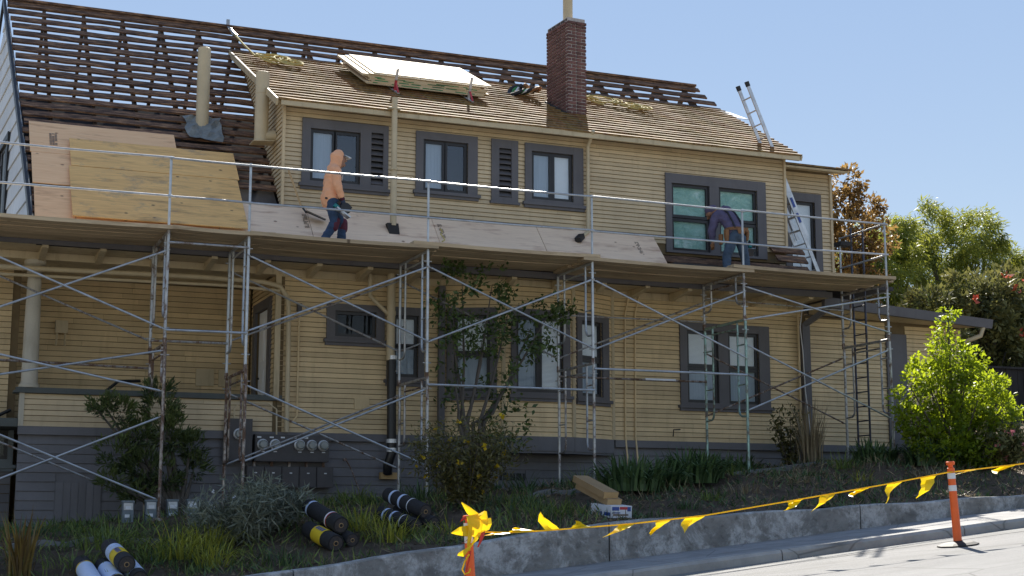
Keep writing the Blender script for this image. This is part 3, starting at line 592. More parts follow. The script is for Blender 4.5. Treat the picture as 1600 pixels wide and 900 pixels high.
# rear and side walls close the body of the house
m = MB(); m.box(1.1, 17.2, 36.2, 36.4, .5, 6.6); m.box(1.3, 1.5, 28.1, 36.2, .5, 6.3); m.box(17.0, 17.2, 27.1, 36.2, .5, 6.9); m.build('rear_wall', 'siding', HO)
m = MB(); m.box(21.0, 21.2, 25.95, 30, 2.4, 5.7); m.box(17.2, 21.2, 30, 30.2, 2.4, 5.7); m.build('addition_wall', 'siding', HO)
m = MB(); m.hexa([(17.3, 25.3, 6.02), (21.5, 25.3, 5.76), (21.5, 30.3, 6.26), (17.3, 30.3, 6.5), (17.3, 25.3, 6.07), (21.5, 25.3, 5.81), (21.5, 30.3, 6.31), (17.3, 30.3, 6.55)]); m.build('addition_roof', 'roof_dark', HO)
m = MB(); m.hexa([(17.28, 25.2, 5.9), (21.55, 25.2, 5.66), (21.55, 25.297, 5.66), (17.28, 25.297, 5.9), (17.28, 25.17, 6.1), (21.57, 25.17, 5.85), (21.57, 25.297, 5.85), (17.28, 25.297, 6.1)]); m.build('gutter', 'dark_trim', HO)
m = MB(); m.hexa([(17.3, 25.3, 5.93), (21.45, 25.3, 5.7), (21.2, 25.8, 5.72), (17.3, 25.8, 5.82), (17.3, 25.3, 6.01), (21.45, 25.3, 5.75), (21.2, 25.8, 5.76), (17.3, 25.8, 6.01)]); m.build('addition_soffit', 'tan_trim', HO)
# dormer roof with its courses
def dz(y): return 9.22 + .5 * (y - 25.8)
UD = Vector((0, .8944, .4472)); ND = Vector((0, -.4472, .8944))
m = MB(); m.hexa([(6.0, 25.7, dz(25.7) - .06), (17.05, 25.7, dz(25.7) - .06), (17.05, 30.25, dz(30.25) - .06), (6.0, 30.25, dz(30.25) - .06), (6.0, 25.7, dz(25.7) - .005), (17.05, 25.7, dz(25.7) - .005), (17.05, 30.25, dz(30.25) - .005), (6.0, 30.25, dz(30.25) - .005)]); DR = m.build('dormer_roof', 'tan_trim', HO)
m = MB(); m.box(5.98, 17.1, 25.64, 25.697, 9.06, 9.19); m.build('eave_gutter', 'tan_trim', DR)
def dxr(y): return 17.16 + .18 * (y - 25.7)
for i in range(19):
    y0 = 25.64 + i * .246; y1 = y0 + .31; xa = 5.93; xb = dxr(y0); xc = dxr(y0 + .24); vs_ = []; K = 26; m = MB()
    for j in range(K + 1):
        t = j / K; x = xa + (xb - xa) * t; x2 = xa + (xc - xa) * t; jt = random.uniform(-.006, .006)
        for yy, of, xx in ((y0 + random.uniform(-.012, .012), .012, x), (y0 + jt, .054 + jt, x), (y1, .012, x2), (y1, .006, x2)): vs_.append(Vector((xx, yy, dz(yy))) + ND * of)
    m.add(vs_, [(j * 4 + a, (j + 1) * 4 + a, (j + 1) * 4 + (a + 1) % 4, j * 4 + (a + 1) % 4) for j in range(K) for a in range(4)] + [(0, 1, 2, 3), (K * 4 + 3, K * 4 + 2, K * 4 + 1, K * 4)]); m.build('shingle_course', 'shingle', DR)
m = MB(); m.bar((5.9, 25.62, dz(25.62) - .03), (5.9, 30.25, dz(30.25) - .03), .035, .13, ND); m.build('rake_trim', 'tan_trim', DR); m = MB(); m.bar((17.12, 25.62, dz(25.62) - .03), (17.9, 30.25, dz(30.25) - .03), .035, .1, ND); m.build('rake_trim', 'tan_trim', DR)
m = MB(); q = Vector((17.85, 29.3, dz(29.3) + .03)); m.hexa([q, q + V3(.28, 0, 0), q + V3(.2, .75, .36), q + V3(-.12, .75, .36), q + V3(0, 0, .02), q + V3(.28, 0, .02), q + V3(.2, .75, .38), q + V3(-.12, .75, .38)]); m.build('roof_flashing', 'aluminium', DR)

# chimney, brick by brick
RZ = R(4); CC = Vector((12.70, 27.84, 0)); CW, CD, CH0, CH1 = .44, .95, 9.6, 12.19
def cp(u, v_, z): return (CC.x + u * math.cos(RZ) - v_ * math.sin(RZ), CC.y + u * math.sin(RZ) + v_ * math.cos(RZ), z)
def cbx(m, u0, u1, v0, v1, z0, z1): m.hexa([cp(a, b, z) for z in (z0, z1) for a, b in ((u0, v0), (u1, v0), (u1, v1), (u0, v1))])
m = MB(); cbx(m, -CW / 2 + .013, CW / 2 - .013, -CD / 2 + .013, CD / 2 - .013, CH0, CH1 - .02); CHM = m.build('chimney', 'mortar', HO)
BL, BH, BT = .205, .056, .1
def brickmesh(l_, mat):
    m = MB(); m.box(-l_ / 2, l_ / 2, -BT / 2, BT / 2, 0, BH); me = bpy.data.meshes.new('brick'); me.from_pydata(m.v, [], m.f)
    bm = bmesh.new(); bm.from_mesh(me); bmesh.ops.bevel(bm, geom=[e for e in bm.edges], offset=.004, segments=1, affect='EDGES'); bmesh.ops.recalc_face_normals(bm, faces=bm.faces); bm.to_mesh(me); bm.free(); me.materials.append(MATS[mat]); return me
BM = {}; 
def brick(u, v_, z, l_, rot, mat='brick'):
    k = (round(l_, 2), mat)
    if k not in BM: BM[k] = brickmesh(l_, mat)
    o = link('brick', BM[k], CHM); p = cp(u, v_, z); o.location = Vector(p) - ORG[CHM]; o.rotation_euler = (0, 0, RZ + rot + random.uniform(-.012, .012))
z = 9.75; i = 0
while z < CH1 - .05:
    top = z > CH1 - .09; mt = 'brick_soot' if top else 'brick'; sh = 0 if i % 2 else .5; sc_ = .93 if top else (1.03 if z > CH1 - .3 else 1)
    e = CD / 2 * sc_; w2 = CW / 2 * sc_
    for sgn, lim, n0 in ((-1, 0, 0),):
        for s_ in (-1, 1):                       # long faces (left and right)
            v_ = -e + (BT if i % 2 else 0); first = True
            while v_ < e - .02:
                l_ = BL if not (first and sh) else BL / 2; l_ = min(l_, e - v_); first = False
                if z > 9.6 + .5 * (v_ + .4) * .9 or True: brick(s_ * (w2 - BT / 2 + .006), v_ + l_ / 2, z, max(.05, l_ - .018), math.pi / 2, mt)
                v_ += l_
    for s_ in (-1,) if z < 11.9 else (-1, 1):
        u = -w2 + (0 if i % 2 else BT); lim = w2 - (0 if i % 2 else BT); first = True
        while u < lim - .03:
            l_ = BL if not (first and sh) else BL / 2; l_ = min(l_, lim - u); first = False; brick(u + l_ / 2, s_ * (e - BT / 2 + .006), z, max(.05, l_ - .018), 0, mt); u += l_
    z += .0735; i += 1
m = MB(); f0 = cp(-.02, -.12, 0); m.lathe((f0[0], f0[1], 0), [(.105, CH1 - .03), (.105, 12.86), (.11, 12.87), (.11, 12.9), (.103, 12.92), (.103, 13.5)], 18); m.lathe((f0[0], f0[1], 0), [(.2, 12.93), (.2, 12.95)], 4); m.build('flue_pipe', 'tan_metal', CHM, True)
m = MB(); m.hexa([cp(-.26, -.5, 9.82), cp(.25, -.5, 9.82), cp(.25, -.42, 9.88), cp(-.26, -.42, 9.88), cp(-.26, -.46, 9.98), cp(.25, -.46, 9.98), cp(.25, -.43, 9.99), cp(-.26, -.43, 9.99)])
m.hexa([cp(-.3, -.46, 9.86), cp(-.22, -.46, 9.86), cp(-.22, .5, 10.36), cp(-.3, .5, 10.36), cp(-.26, -.46, 10.06), cp(-.225, -.46, 10.06), cp(-.225, .5, 10.56), cp(-.26, .5, 10.56)]); m.build('lead_flashing', 'rubber', CHM)

# vents, ducts and pipes of the house
def pipe(name, mat, pts, r, par=HO, n=12): m = MB(); m.tube(pts, r, n); return m.build(name, mat, par, True)
m = MB(); m.lathe((4.95, 27.85, 0), [(.125, 8.95), (.125, 10.66), (.118, 10.665), (.118, 10.6)], 20); vp = m.build('roof_vent_pipe', 'tan_metal', HO, True)
m = MB(); vs_ = []; K = 7
for j in range(K):
    for i in range(K):
        y = 27.42 + .62 * j / (K - 1); x = 4.62 + .68 * i / (K - 1) + random.uniform(-.04, .04); vs_.append(Vector((x, y + random.uniform(-.03, .03), mainz(y))) + NRM * (.05 + random.uniform(0, .07)))
m.add(vs_, [(j * K + i, j * K + i + 1, (j + 1) * K + i + 1, (j + 1) * K + i) for j in range(K - 1) for i in range(K - 1)]); m.build('torn_flashing', 'lead_sheet', vp)
m = MB(); m.lathe((5.84, 26.62, 0), [(.13, 8.56), (.13, 9.5), (.135, 9.505), (.135, 9.52), (.13, 9.525), (.13, 9.92), (.12, 9.925)], 20); m.tube([(5.86, 26.62, 8.68), (6.1, 26.62, 8.72)], .11, 14); du = m.build('wall_duct', 'tan_metal', HO, True)
m = MB(); m.hexa([(5.66, 26.44, 8.54), (6.06, 26.44, 8.57), (6.08, 26.8, 8.57), (5.66, 26.8, 8.54), (5.66, 26.44, 8.555), (6.06, 26.44, 8.585), (6.08, 26.8, 8.585), (5.66, 26.8, 8.555)]); m.build('duct_base_plate', 'tan_metal', du)
pipe('stack_pipe', 'tan_metal', [(8.12, 25.56, 6.95), (8.12, 25.56, 8.02)], .06); pipe('stack_pipe', 'tan_metal', [(8.12, 25.56, 8.0), (8.12, 25.56, 9.4)], .055)
m = MB(); m.lathe((8.12, 25.56, 0), [(.085, 8.0), (.085, 8.04)], 14); m.box(8.0, 8.23, 25.5, 25.64, 9.17, 9.2); m.build('pipe_collar', 'tan_metal', HO)
m = MB(); m.hexa([(8.04, 25.5, 6.72), (8.24, 25.5, 6.72), (8.22, 25.62, 6.78), (8.04, 25.62, 6.78), (8.0, 25.52, 6.99), (8.21, 25.52, 6.99), (8.21, 25.66, 6.99), (8.0, 25.66, 6.99)]); m.build('pipe_boot', 'rubber', HO)
pipe('thin_downspout', 'tan_metal', [(12.26, 25.6, 9.2), (12.28, 25.9, 8.95), (12.28, 25.92, 7.35), (12.24, 25.85, 7.2), (12.05, 25.72, 7.06)], .037)
m = MB(); m.bar((12.05, 25.73, 7.08), (11.9, 25.6, 6.96), .12, .1); m.build('pipe_boot', 'rubber', HO)
p_ = pipe('soil_pipe', 'tan_metal', [(8.12, 25.62, 6.05), (8.12, 25.62, 4.45)], .078); m = MB(); m.lathe((8.12, 25.62, 0), [(.092, 5.28), (.092, 5.36)], 14); m.build('pipe_collar', 'tan_metal', p_)
pipe('branch_pipe', 'tan_metal', [(7.72, 25.66, 6.03), (7.73, 25.66, 5.62), (7.86, 25.66, 5.5), (8.08, 25.64, 5.3)], .04)
p_ = pipe('soil_pipe', 'abs_black', [(8.14, 25.61, 4.46), (8.16, 25.61, 2.75), (8.1, 25.63, 2.55), (8.12, 25.7, 2.4)], .085)
for zz, rr in ((2.98, .1), (2.82, .095), (4.5, .09)):
    m = MB(); m.lathe((8.155, 25.61, 0), [(rr, zz - .035), (rr, zz + .035)], 14); m.build('pipe_clamp', 'aluminium', p_)
m = MB(); m.box(8.0, 8.32, 25.72, 25.83, 2.3, 2.42); m.build('pipe_patch', 'cardboard_end', HO)
m = MB(); m.box(9.07, 9.19, 25.64, 25.73, 2.0, 5.9); m.build('bay_downspout', 'dark_trim', HO)
m = MB(); m.box(17.04, 17.22, 25.66, 25.78, 2.5, 5.6); m.bar((17.13, 25.7, 5.58), (17.5, 25.32, 5.92), .14, .1); m.build('corner_downspout', 'dark_trim', HO)
pipe('loose_white_cable', 'vinyl_white', [(17.0, 25.6, 5.86), (16.93, 25.58, 5.5), (16.97, 25.57, 5.0), (17.0, 25.57, 4.2), (17.1, 25.57, 3.3)], .011, n=6)
pipe('corner_conduit', 'siding', [(16.96, 25.7, 3.1), (16.96, 25.7, 5.8)], .025)
pipe('conduit', 'tan_metal', [(1.2, 25.66, 5.74), (4.6, 25.66, 5.78), (5.75, 25.66, 5.76), (6.05, 25.66, 5.7), (6.2, 25.68, 5.5), (6.23, 25.7, 5.2), (6.24, 25.7, 3.1)], .045); pipe('conduit', 'tan_metal', [(1.2, 25.67, 5.62), (5.2, 25.67, 5.66), (6.05, 25.67, 5.62)], .028)
pipe('conduit', 'siding', [(6.43, 25.74, 5.28), (6.43, 25.74, 3.4), (6.36, 25.74, 3.3)], .018); m = MB(); m.box(6.39, 6.47, 25.7, 25.79, 5.28, 5.42); m.build('junction_box', 'meter_grey', HO)
for a in (12.98, 13.2): pipe('conduit', 'siding', [(a + .1, 25.75, 5.95), (a + .02, 25.775, 5.6), (a, 25.78, 3.2), (a + .04, 25.75, 2.6)], .018)
for a, b, c, d in ((7.5, 7.78, 3.55, 3.75),):
    m = MB(); m.fbox(FR, a, b, c, d, 0, .02); m.build('wall_cover_plate', 'siding', HO)
m = MB(); m.tube([(14.0, 25.72, 3.2), (14.0, 25.7, 3.33), (14.15, 25.7, 3.34)], .012, 6); m.build('hose_hook', 'black', HO)
pipe('gutter_elbow', 'tan_metal', [(21.35, 25.25, 5.68), (21.3, 25.28, 5.5), (21.05, 25.5, 5.38), (20.95, 25.7, 5.36)], .05)

# electric meters on the base wall
ME_ = thing('electric_meter_panel', 'dark grey bank of electric meters on the house base', 'meter panel', (6.1, 25.7, 2.14))
def mbox(name, a, b, c, d, y0=25.6, mat='meter_grey', par=None):
    m = MB(); m.box(a, b, y0, 25.815, c, d); m.box(a + .012, b - .012, y0 - .008, y0 - .0005, c + .012, d - .012); return m.build(name, mat, par or ME_)
def dial(x, z, par, y=25.59):
    m = MB(); m.lathe((x, y, z), [(.098, -.01), (.098, .035), (.085, .04), (.085, .05)], 20, 'Y'); d = m.build('meter', 'aluminium', par, True)
    m = MB(); m.lathe((x, y, z), [(.078, .045), (.078, .10), (.06, .125), (.01, .13)], 20, 'Y'); m.build('meter_glass', 'dial_glass', d, True); m = MB(); m.lathe((x, y, z), [(.06, .05), (.06, .06)], 16, 'Y'); m.build('meter_dial', 'meter_face', d)
def tag_(x, z, wd, hg, par, y=25.588): m = MB(); m.box(x - wd / 2, x + wd / 2, y, y + .003, z - hg / 2, z + hg / 2); m.build('paper_tag', 'tape', par)
b0 = mbox('meter_box', 5.19, 5.6, 2.58, 3.31, 25.56); dial(5.36, 3.04, b0, 25.55)
b1 = mbox('meter_box', 5.66, 6.99, 2.58, 3.05)
for x in (5.79, 6.01, 6.45, 6.67, 6.88): dial(x, 2.87, b1); tag_(x + .01, 2.75, .06, .016, b1)
for x in (5.73, 5.95, 6.15, 6.36, 6.57): tag_(x, 3.0, .07, .025, b1)
for i in range(5):
    a = 5.53 + i * .312; b2 = mbox('breaker_box', a, a + .3, 2.13, 2.49); tag_(a + .155, 2.38, .045, .018, b2)
    m = MB(); m.tube([(a + .15, 25.72, 2.488), (a + .15, 25.72, 2.582)], .03, 8); m.build('nipple', 'rusty_steel', ME_)
for pts in ([(5.14, 25.7, 1.9), (5.14, 25.7, 3.3), (5.2, 25.7, 3.4), (5.3, 25.7, 3.42)], [(5.3, 25.7, 3.31), (5.3, 25.7, 3.5), (5.4, 25.7, 3.6), (5.9, 25.7, 3.6), (6.05, 25.7, 3.5), (6.06, 25.7, 3.05)]): pipe('conduit', 'tan_metal', pts, .016, ME_, 8)
m = MB(); m.tube([(7.35, 25.72, 2.62), (7.42, 25.7, 2.5), (7.6, 25.72, 2.1)], .012, 6); m.lathe((7.33, 25.76, 2.64), [(.03, -.02), (.03, .03)], 8, 'Y'); m.build('hose_bib', 'rusty_steel', HO)

# ------------------------------------------------------------------ scaffold
SC = thing('scaffold', 'steel frame scaffold with plank platform along the house front', 'scaffold', (8, 24.1, 1.8))
YF, YR = 23.4, 24.9
def tubeobj(name, mat, pts, r, par=SC, n=8): m = MB(); m.tube(pts, r, n); return m.build(name, mat, par, True)
#       X      joint  upper J  lower J  lower leg material
COLS = [(.62, 4.34, 4.75, 3.75, 'galvanised_worn', 'rusty_steel'), (3.69, 4.34, 4.75, 3.7, 'galvanised_worn', 'rusty_steel'), (4.98, 3.97, 4.36, 2.5, 'galvanised', 'rusty_steel'), (8.06, 3.96, 4.38, 2.85, 'galvanised', 'galvanised_worn'),
        (11.16, 4.33, 4.8, 2.78, 'galvanised', 'galvanised_worn'), (14.28, 5.27, 5.55, 3.45, 'galvanised_worn', 'teal_steel'), (17.5, 5.05, 5.4, 3.6, 'galvanised_worn', 'galvanised_worn')]
def frame(x, z0, z1, jb, mat, jog=0, foot=False):
    fo = None
    for i, (y, s_) in enumerate(((YF, 1), (YR, -1))):
        zb = gz(x, y) + .03 if foot else z0
        leg = tubeobj('frame_leg', mat, [(x, y, zb), (x, y, z1)], .0265, fo or SC)
        if fo is None: fo = leg; leg.name = 'scaffold_frame'
        yi = y + s_ * .29
        tubeobj('inner_leg', mat, [(x, yi, z1), (x, yi, jb + .12), (x, yi - s_ * .03, jb + .05), (x, yi - s_ * .09, jb + .01), (x, y, jb)], .02, fo)
        for t in (.28, .72):
            zz = jb + .12 + (z1 - jb - .12) * t; tubeobj('rung', mat, [(x, y, zz), (x, yi, zz)], .014, fo, 6)
        for zz in (z1 - .2, z0 + .22): m = MB(); m.tube([(x - .07, y, zz), (x + .07, y, zz)], .01, 6); m.build('lock_stud', 'galvanised', fo)
        if foot: m = MB(); m.box(x - .08, x + .08, y - .08, y + .08, zb - .06, zb); m.build('base_plate', 'rusty_steel', fo)
        else: m = MB(); m.lathe((x, y, 0), [(.033, z0 - .05), (.033, z0 + .06)], 8); m.build('coupling', 'rusty_steel', fo)
    tubeobj('bearer', mat, [(x, YF, z1 - .02), (x, YR, z1 - .02)], .0265, fo)
    if not foot or True: tubeobj('bearer', mat if random.random() < .6 else 'rusty_steel', [(x, YF + .29, z1 - .16), (x, YR - .29, z1 - .16)], .017, fo)
for x, zj, ju, jl, mu, ml in COLS:
    frame(x, zj, 6.12, ju, mu); frame(x + .012, 1, zj - .01, jl, ml, foot=True)
def brace(x0, z0, x1, z1, y, mat='galvanised'):
    m = MB(); o_ = .045 if y < 24 else -.045; d = Vector((x1 - x0, 0, z1 - z0)); a = Vector((x0, y - o_, z0)); b = Vector((x1, y - o_, z1)); dn = d.normalized()
    m.tube([a - dn * .03, a + dn * .06], .009, 6); m.tube([a + dn * .05, b - dn * .05], .017, 8); m.tube([b - dn * .06, b + dn * .03], .009, 6); m.build('cross_brace', mat, SC, True)
gv, gw, rs_ = 'galvanised', 'galvanised_worn', 'rusty_steel'
for y, mt in ((YF, gv), (YR, gw)):
    d = .006 if y == YF else -.006
    for (xa, xb, zs) in ((.62, 3.69, ((5.72, 4.52), (4.5, 5.8), (4.15, 3.55), (3.6, 4.2), (3.1, 1.86), (1.86, 3.16))), (4.98, 8.06, ((5.8, 4.54), (4.56, 5.82), (3.70, 2.46), (2.47, 3.74))),
                         (8.06, 11.16, ((5.82, 4.55), (4.53, 5.80))), (11.16, 14.28, ((5.79, 4.52), (4.54, 5.77))), (14.28, 17.5, ((5.86, 5.15), (5.24, 5.85), (4.78, 3.48), (3.55, 4.82)))):
        for i, (za, zb) in enumerate(zs):
            if y == YR and (xa, i) in ((.62, 1), (.62, 2), (.62, 3), (11.16, 0), (14.28, 0), (14.28, 1)): continue
            brace(xa, za, xb, zb, y + d * i * 3, mt if not (y == YR and xa > 14) else rs_)
    for (xa, xb, z) in ((3.69, 4.98, 4.52), (8.06, 11.16, 3.81), (11.16, 14.28, 4.20)):
        if not (y == YR and xa == 8.06): tubeobj('horizontal_brace', mt if xa < 11 or y == YF else rs_, [(xa, y - .04, z), (xb, y - .04, z + .01)], .02)
tubeobj('horizontal_brace', gw, [(3.69, YF - .03, 5.93), (4.98, YF - .03, 5.93)], .019); tubeobj('horizontal_brace', rs_, [(.6, YR + .04, 4.12), (3.69, YR + .04, 4.06)], .02); tubeobj('horizontal_brace', gw, [(11.2, YR - .05, 5.35), (14.3, YR - .05, 5.38)], .015)
tubeobj('horizontal_brace', gw, [(14.28, YR - .05, 5.85), (17.5, YR - .05, 5.78)], .015)
m = MB(); m.tube([(12.95, YR - .04, 4.214), (13.6, YR - .04, 4.216)], .024, 8); m.build('tape_wrap', 'tape', SC)
# guard posts and rails
for x, *_ in COLS[1:]:
    tubeobj('guard_post', gv, [(x, YF, 6.1), (x, YF, 7.34)], .021)
for z in (7.3, 6.68):
    xs_ = [.3] + [c_[0] for c_ in COLS[1:]]
    for a, b in zip(xs_, xs_[1:]):
        sg = .02 * random.random(); tubeobj('guard_rail', gv, [(a - .04, YF - .035, z + random.uniform(-.012, .012)), ((a + b) / 2, YF - .035, z - sg), (b + .04, YF - .035, z + random.uniform(-.012, .012))], .0185)
    tubeobj('guard_rail', gv, [(17.5, YF, z), (17.5, YR, z - .02)], .018)
tubeobj('guard_post', gv, [(17.5, YR, 6.1), (17.5, YR, 7.3)], .021)
m = MB(); m.box(17.42, 17.7, YR - .15, YR + .1, 7.12, 7.2); m.build('clamp', 'rubber', SC)
# planks
PL = [(-.2, 3.9), (3.62, 5.3), (5.0, 8.25), (7.85, 11.35), (11.0, 14.5), (14.1, 17.68)]
for i, (a, b) in enumerate(PL):
    for k in range(6):
        y = 23.28 + k * .275; z = 6.14 + (.055 if i % 2 else 0) * (1 if i != 1 else .0) + random.uniform(-.004, .004); a2, b2 = a + random.uniform(-.12, .12), b + random.uniform(-.12, .12)
        m = MB(); dy = random.uniform(-.015, .015); dz2 = random.uniform(-.01, .01); vs_ = []; K = 6
        for j in range(K + 1):
            t = j / K; x = a2 + (b2 - a2) * t; sag = -.02 * math.sin(math.pi * t)
            for q, r_ in ((0, -.012), (.262, -.012), (.262, .05), (0, .05)): vs_.append((x, y + q + dy * (t - .5), z + r_ + sag + dz2))
        m.add(vs_, [(j * 4 + c_, (j + 1) * 4 + c_, (j + 1) * 4 + (c_ + 1) % 4, j * 4 + (c_ + 1) % 4) for j in range(K) for c_ in range(4)] + [(0, 1, 2, 3), (K * 4 + 3, K * 4 + 2, K * 4 + 1, K * 4)]); m.build('plank', 'plank', SC)

# ladders
LD = thing('extension_ladder', 'aluminium extension ladder leaning over the right edge of the dormer roof', 'ladder', (17.9, 26.35, 6.38))
A, Bt = Vector((18.0, 26.15, 6.42)), Vector((16.15, 26.15, 10.72)); dl = (Bt - A).normalized(); nl = Vector((dl.z, 0, -dl.x))
def ladder_section(a, b, y0, y1, off, wd):
    m0 = None
    for y in (y0, y1):
        m = MB(); m.bar(Vector((a.x, y, a.z)) + nl * off, Vector((b.x, y, b.z)) + nl * off, wd, .028, (0, 1, 0)); o = m.build('ladder_rail', 'aluminium', LD)
    n_ = int((b - a).length / .305)
    for i in range(1, n_ + 1):
        c_ = a + dl * (i * .305 - .12) + nl * off; m = MB(); m.tube([(c_.x, y0, c_.z), (c_.x, y1, c_.z)], .017, 8); m.build('rung', 'aluminium', LD, True)
ladder_section(A + dl * .0, A + dl * 3.0, 26.12, 26.56, -.05, .085); ladder_section(A + dl * 1.2, Bt, 26.16, 26.52, .045, .075)
for y in (26.16, 26.52): m = MB(); c_ = Bt + nl * .045; m.bar(Vector((c_.x, y, c_.z)) - dl * .02, Vector((c_.x, y, c_.z)) + dl * .09, .09, .045, (0, 1, 0)); m.build('end_cap', 'rubber', LD)
for z in (1.9, 1.55): m = MB(); c_ = A + dl * z - nl * .02; m.bar(Vector((c_.x, 26.1, c_.z)), Vector((c_.x, 26.1, c_.z)) + dl * .22, .06, .004, (0, 1, 0)); m.build('warning_label', 'print_blue', LD)
AL = thing('access_ladder', 'dark steel access ladder fixed inside the right end of the scaffold', 'ladder', (17.72, 24.6, 2.6))
for y in (24.42, 24.82): tubeobj('ladder_rail', 'blue_steel', [(17.72, y, gz(17.7, 24.6)), (17.72, y, 7.5)], .022, AL)
for i in range(16): z = 2.95 + i * .29; tubeobj('rung', 'blue_steel', [(17.72, 24.42, z), (17.72, 24.82, z)], .014, AL, 6)

# ------------------------------------------------------------------ loose things on the roof and platform
A0 = Vector((9.0, 28.35, 0)); sx, sy = 3.2, 1.25
for i in range(11):                 # the stack of plywood sheets on its two roof brackets
    jx, jy, rot = random.uniform(-.05, .05), random.uniform(-.04, .03), random.uniform(-.01, .01)
    if i in (7, 8): jx -= .12
    if i == 10: jx += .16; jy += .05
    if i == 2: jx += .12
    base = Vector((9.5 + jx, 28.66 + jy, 0)); base.z = dz(base.y) + .13 + i * .0225
    U1 = Vector((math.cos(rot), math.sin(rot) * .9, math.sin(rot) * .45)); m = MB(); q = []
    for h in (0, .019):
        for a, b in ((-1, -1), (1, -1), (1, 1), (-1, 1)): q.append(base + U1 * (1.28 * a) + UD * (1.08 * b) + ND * h)
    m.hexa(q); o = m.build('plywood_panel', 'plywood_stack', org=tuple(base))
    props(o, 'topmost pale plywood sheet of the stack lying on the dormer roof' if i == 10 else '%s plywood sheet from the bottom of the stack on the dormer roof' % ('first', 'second', 'third', 'fourth', 'fifth', 'sixth', 'seventh', 'eighth', 'ninth', 'tenth')[i], 'plywood', 'sheets of the plywood stack')
    if i in (1, 3, 5, 6):
        m = MB()
        for _ in range(9):
            u_ = random.uniform(-1.1, 1.1); p = base + U1 * u_ - UD * 1.0815; a = U1 * random.uniform(.04, .14); m.add([p - a + ND * .001, p + a + ND * .001, p + a + ND * .018, p - a + ND * .018], [(0, 1, 2, 3)])
        m.build('edge_print', 'print_green', o)['kind'] = 'stuff'
for k, (x, lab) in enumerate(((8.75, 'red and silver roof bracket holding the plywood stack, the left one'), (10.35, 'red and silver roof bracket holding the plywood stack, nearer the chimney'))):
    y = 27.6; RB = thing('roof_bracket', lab, 'bracket', (x, y, dz(y)), 'brackets under the plywood stack'); p = Vector((x, y, dz(y) + .02)); q = p + ND * .06
    m = MB(); m.bar(p - UD * .3 + ND * .04, p + UD * .9 + ND * .04, .05, .02, ND); m.build('strap', 'aluminium', RB)
    m = MB(); m.bar(p - UD * .02 + ND * .03, p - UD * .02 + ND * .26, .05, .03, UD); m.build('upright', 'print_red' if k == 0 else 'aluminium', RB)
    m = MB(); m.bar(p - UD * .02 + ND * .25, p - UD * .02 + ND * .5, .05, .03, UD); m.build('upright_extension', 'aluminium', RB)
    m = MB(); m.bar(p - UD * .28 + ND * .05, p - UD * .04 + ND * .2, .035, .02, ND); m.build('brace_arm', 'print_red', RB)
def rope(name, label, pts, r=.016, coil=None, group=None):
    m = MB(); P = []
    for a, b in zip(pts, pts[1:]):
        for t in np.linspace(0, 1, 6, endpoint=False): P.append(Vector(a).lerp(Vector(b), t))
    P.append(Vector(pts[-1])); o0 = Vector(pts[0])
    m.tube(P, r, 6)
    if coil:
        cx, cy, L_, nl_ = coil; Q = []
        for i in range(nl_ * 14):
            t = i / 14; a = t * 2 * math.pi * 1.03; rr = .13 + .09 * math.sin(t * 1.7) + .03 * math.sin(t * 5.1); ux = cx + L_ * (.5 + .5 * math.sin(t * .9)) + rr * 1.25 * math.cos(a); uy = cy + rr * math.sin(a) * 1.5 - .25 * L_ * (.5 + .5 * math.sin(t * .9))
            Q.append(Vector((ux, uy, dz(uy))) + ND * (.075 + .05 * (.5 + .5 * math.sin(t * 3.7)) + .06 * abs(math.cos(t * 2.3))))
        m.tube(Q, r, 6)
    o = m.build(name, 'rope', org=tuple(o0), smooth=True); return props(o, label, 'rope', 'safety ropes on the roof')
def on(x, y, h=.09): return tuple(Vector((x, y, dz(y))) + ND * h)
rope('safety_rope', 'tangled yellow safety rope at the upper left corner of the dormer roof', [(6.02, 30.85, 12.18), (6.06, 30.6, 11.98), on(6.15, 30.1, .22), on(6.3, 29.6, .1), on(6.55, 29.3), on(6.7, 29.2)], .02, (6.5, 29.25, .55, 8))
rope('safety_rope', 'long yellow rope heap on the dormer roof just right of the chimney', [(13.75, 30.7, 12.1), (13.9, 30.3, 11.75), on(14.0, 29.9, .25), on(13.85, 29.5, .1), on(13.75, 29.2), on(13.9, 29.0)], .02, (13.8, 29.0, 1.1, 9))
rope('safety_rope', 'short yellow rope coil on the low wing roof beside the ladder', [(17.2, 26.9, 9.42), (17.35, 26.85, 9.4), (17.5, 26.95, 9.42), (17.4, 27.1, 9.47), (17.25, 27.0, 9.45), (17.35, 26.86, 9.43), (17.55, 26.92, 9.43)], .02)
for x, lab in ((6.0, 'steel roof anchor strap on the ridge at the left end of the dormer'), (13.72, 'steel roof anchor strap on the ridge right of the chimney')):
    m = MB(); m.bar((x, 31.03, 12.29), (x + .03, 30.7, 12.06), .07, .02); m.bar((x, 31.0, 12.3), (x, 31.0, 12.42), .07, .05); m.tube([(x + .02, 30.78, 12.14), (x + .05, 30.66, 12.02), (x + .1, 30.5, 11.9)], .035, 8); props(m.build('roof_anchor', 'galvanised', org=(x, 31, 12.27)), lab, 'anchor', 'roof anchors')
HB = thing('safety_harness', 'dark safety harness with green and white straps beside the chimney', 'harness', (12.1, 28.9, dz(28.9)))
for i, (mt, r_) in enumerate((('harness', .05), ('grass_green', .03), ('tape', .03), ('harness', .04), ('leather', .035))):
    m = MB(); P = []; c0 = Vector((12.0 + .07 * i, 28.95 - .03 * i, 0))
    for t in np.linspace(0, 1, 16): a = t * 6 + i; q = (c0.x + .17 * math.cos(a), c0.y + .2 * math.sin(a)); P.append(Vector((q[0], q[1], dz(q[1]))) + ND * (.1 + .08 * math.sin(a * 1.5) + .03 * i))
    if mt == 'grass_green': mt = 'print_green'
    m.tube(P, r_, 6); m.build('strap', mt, HB, True)
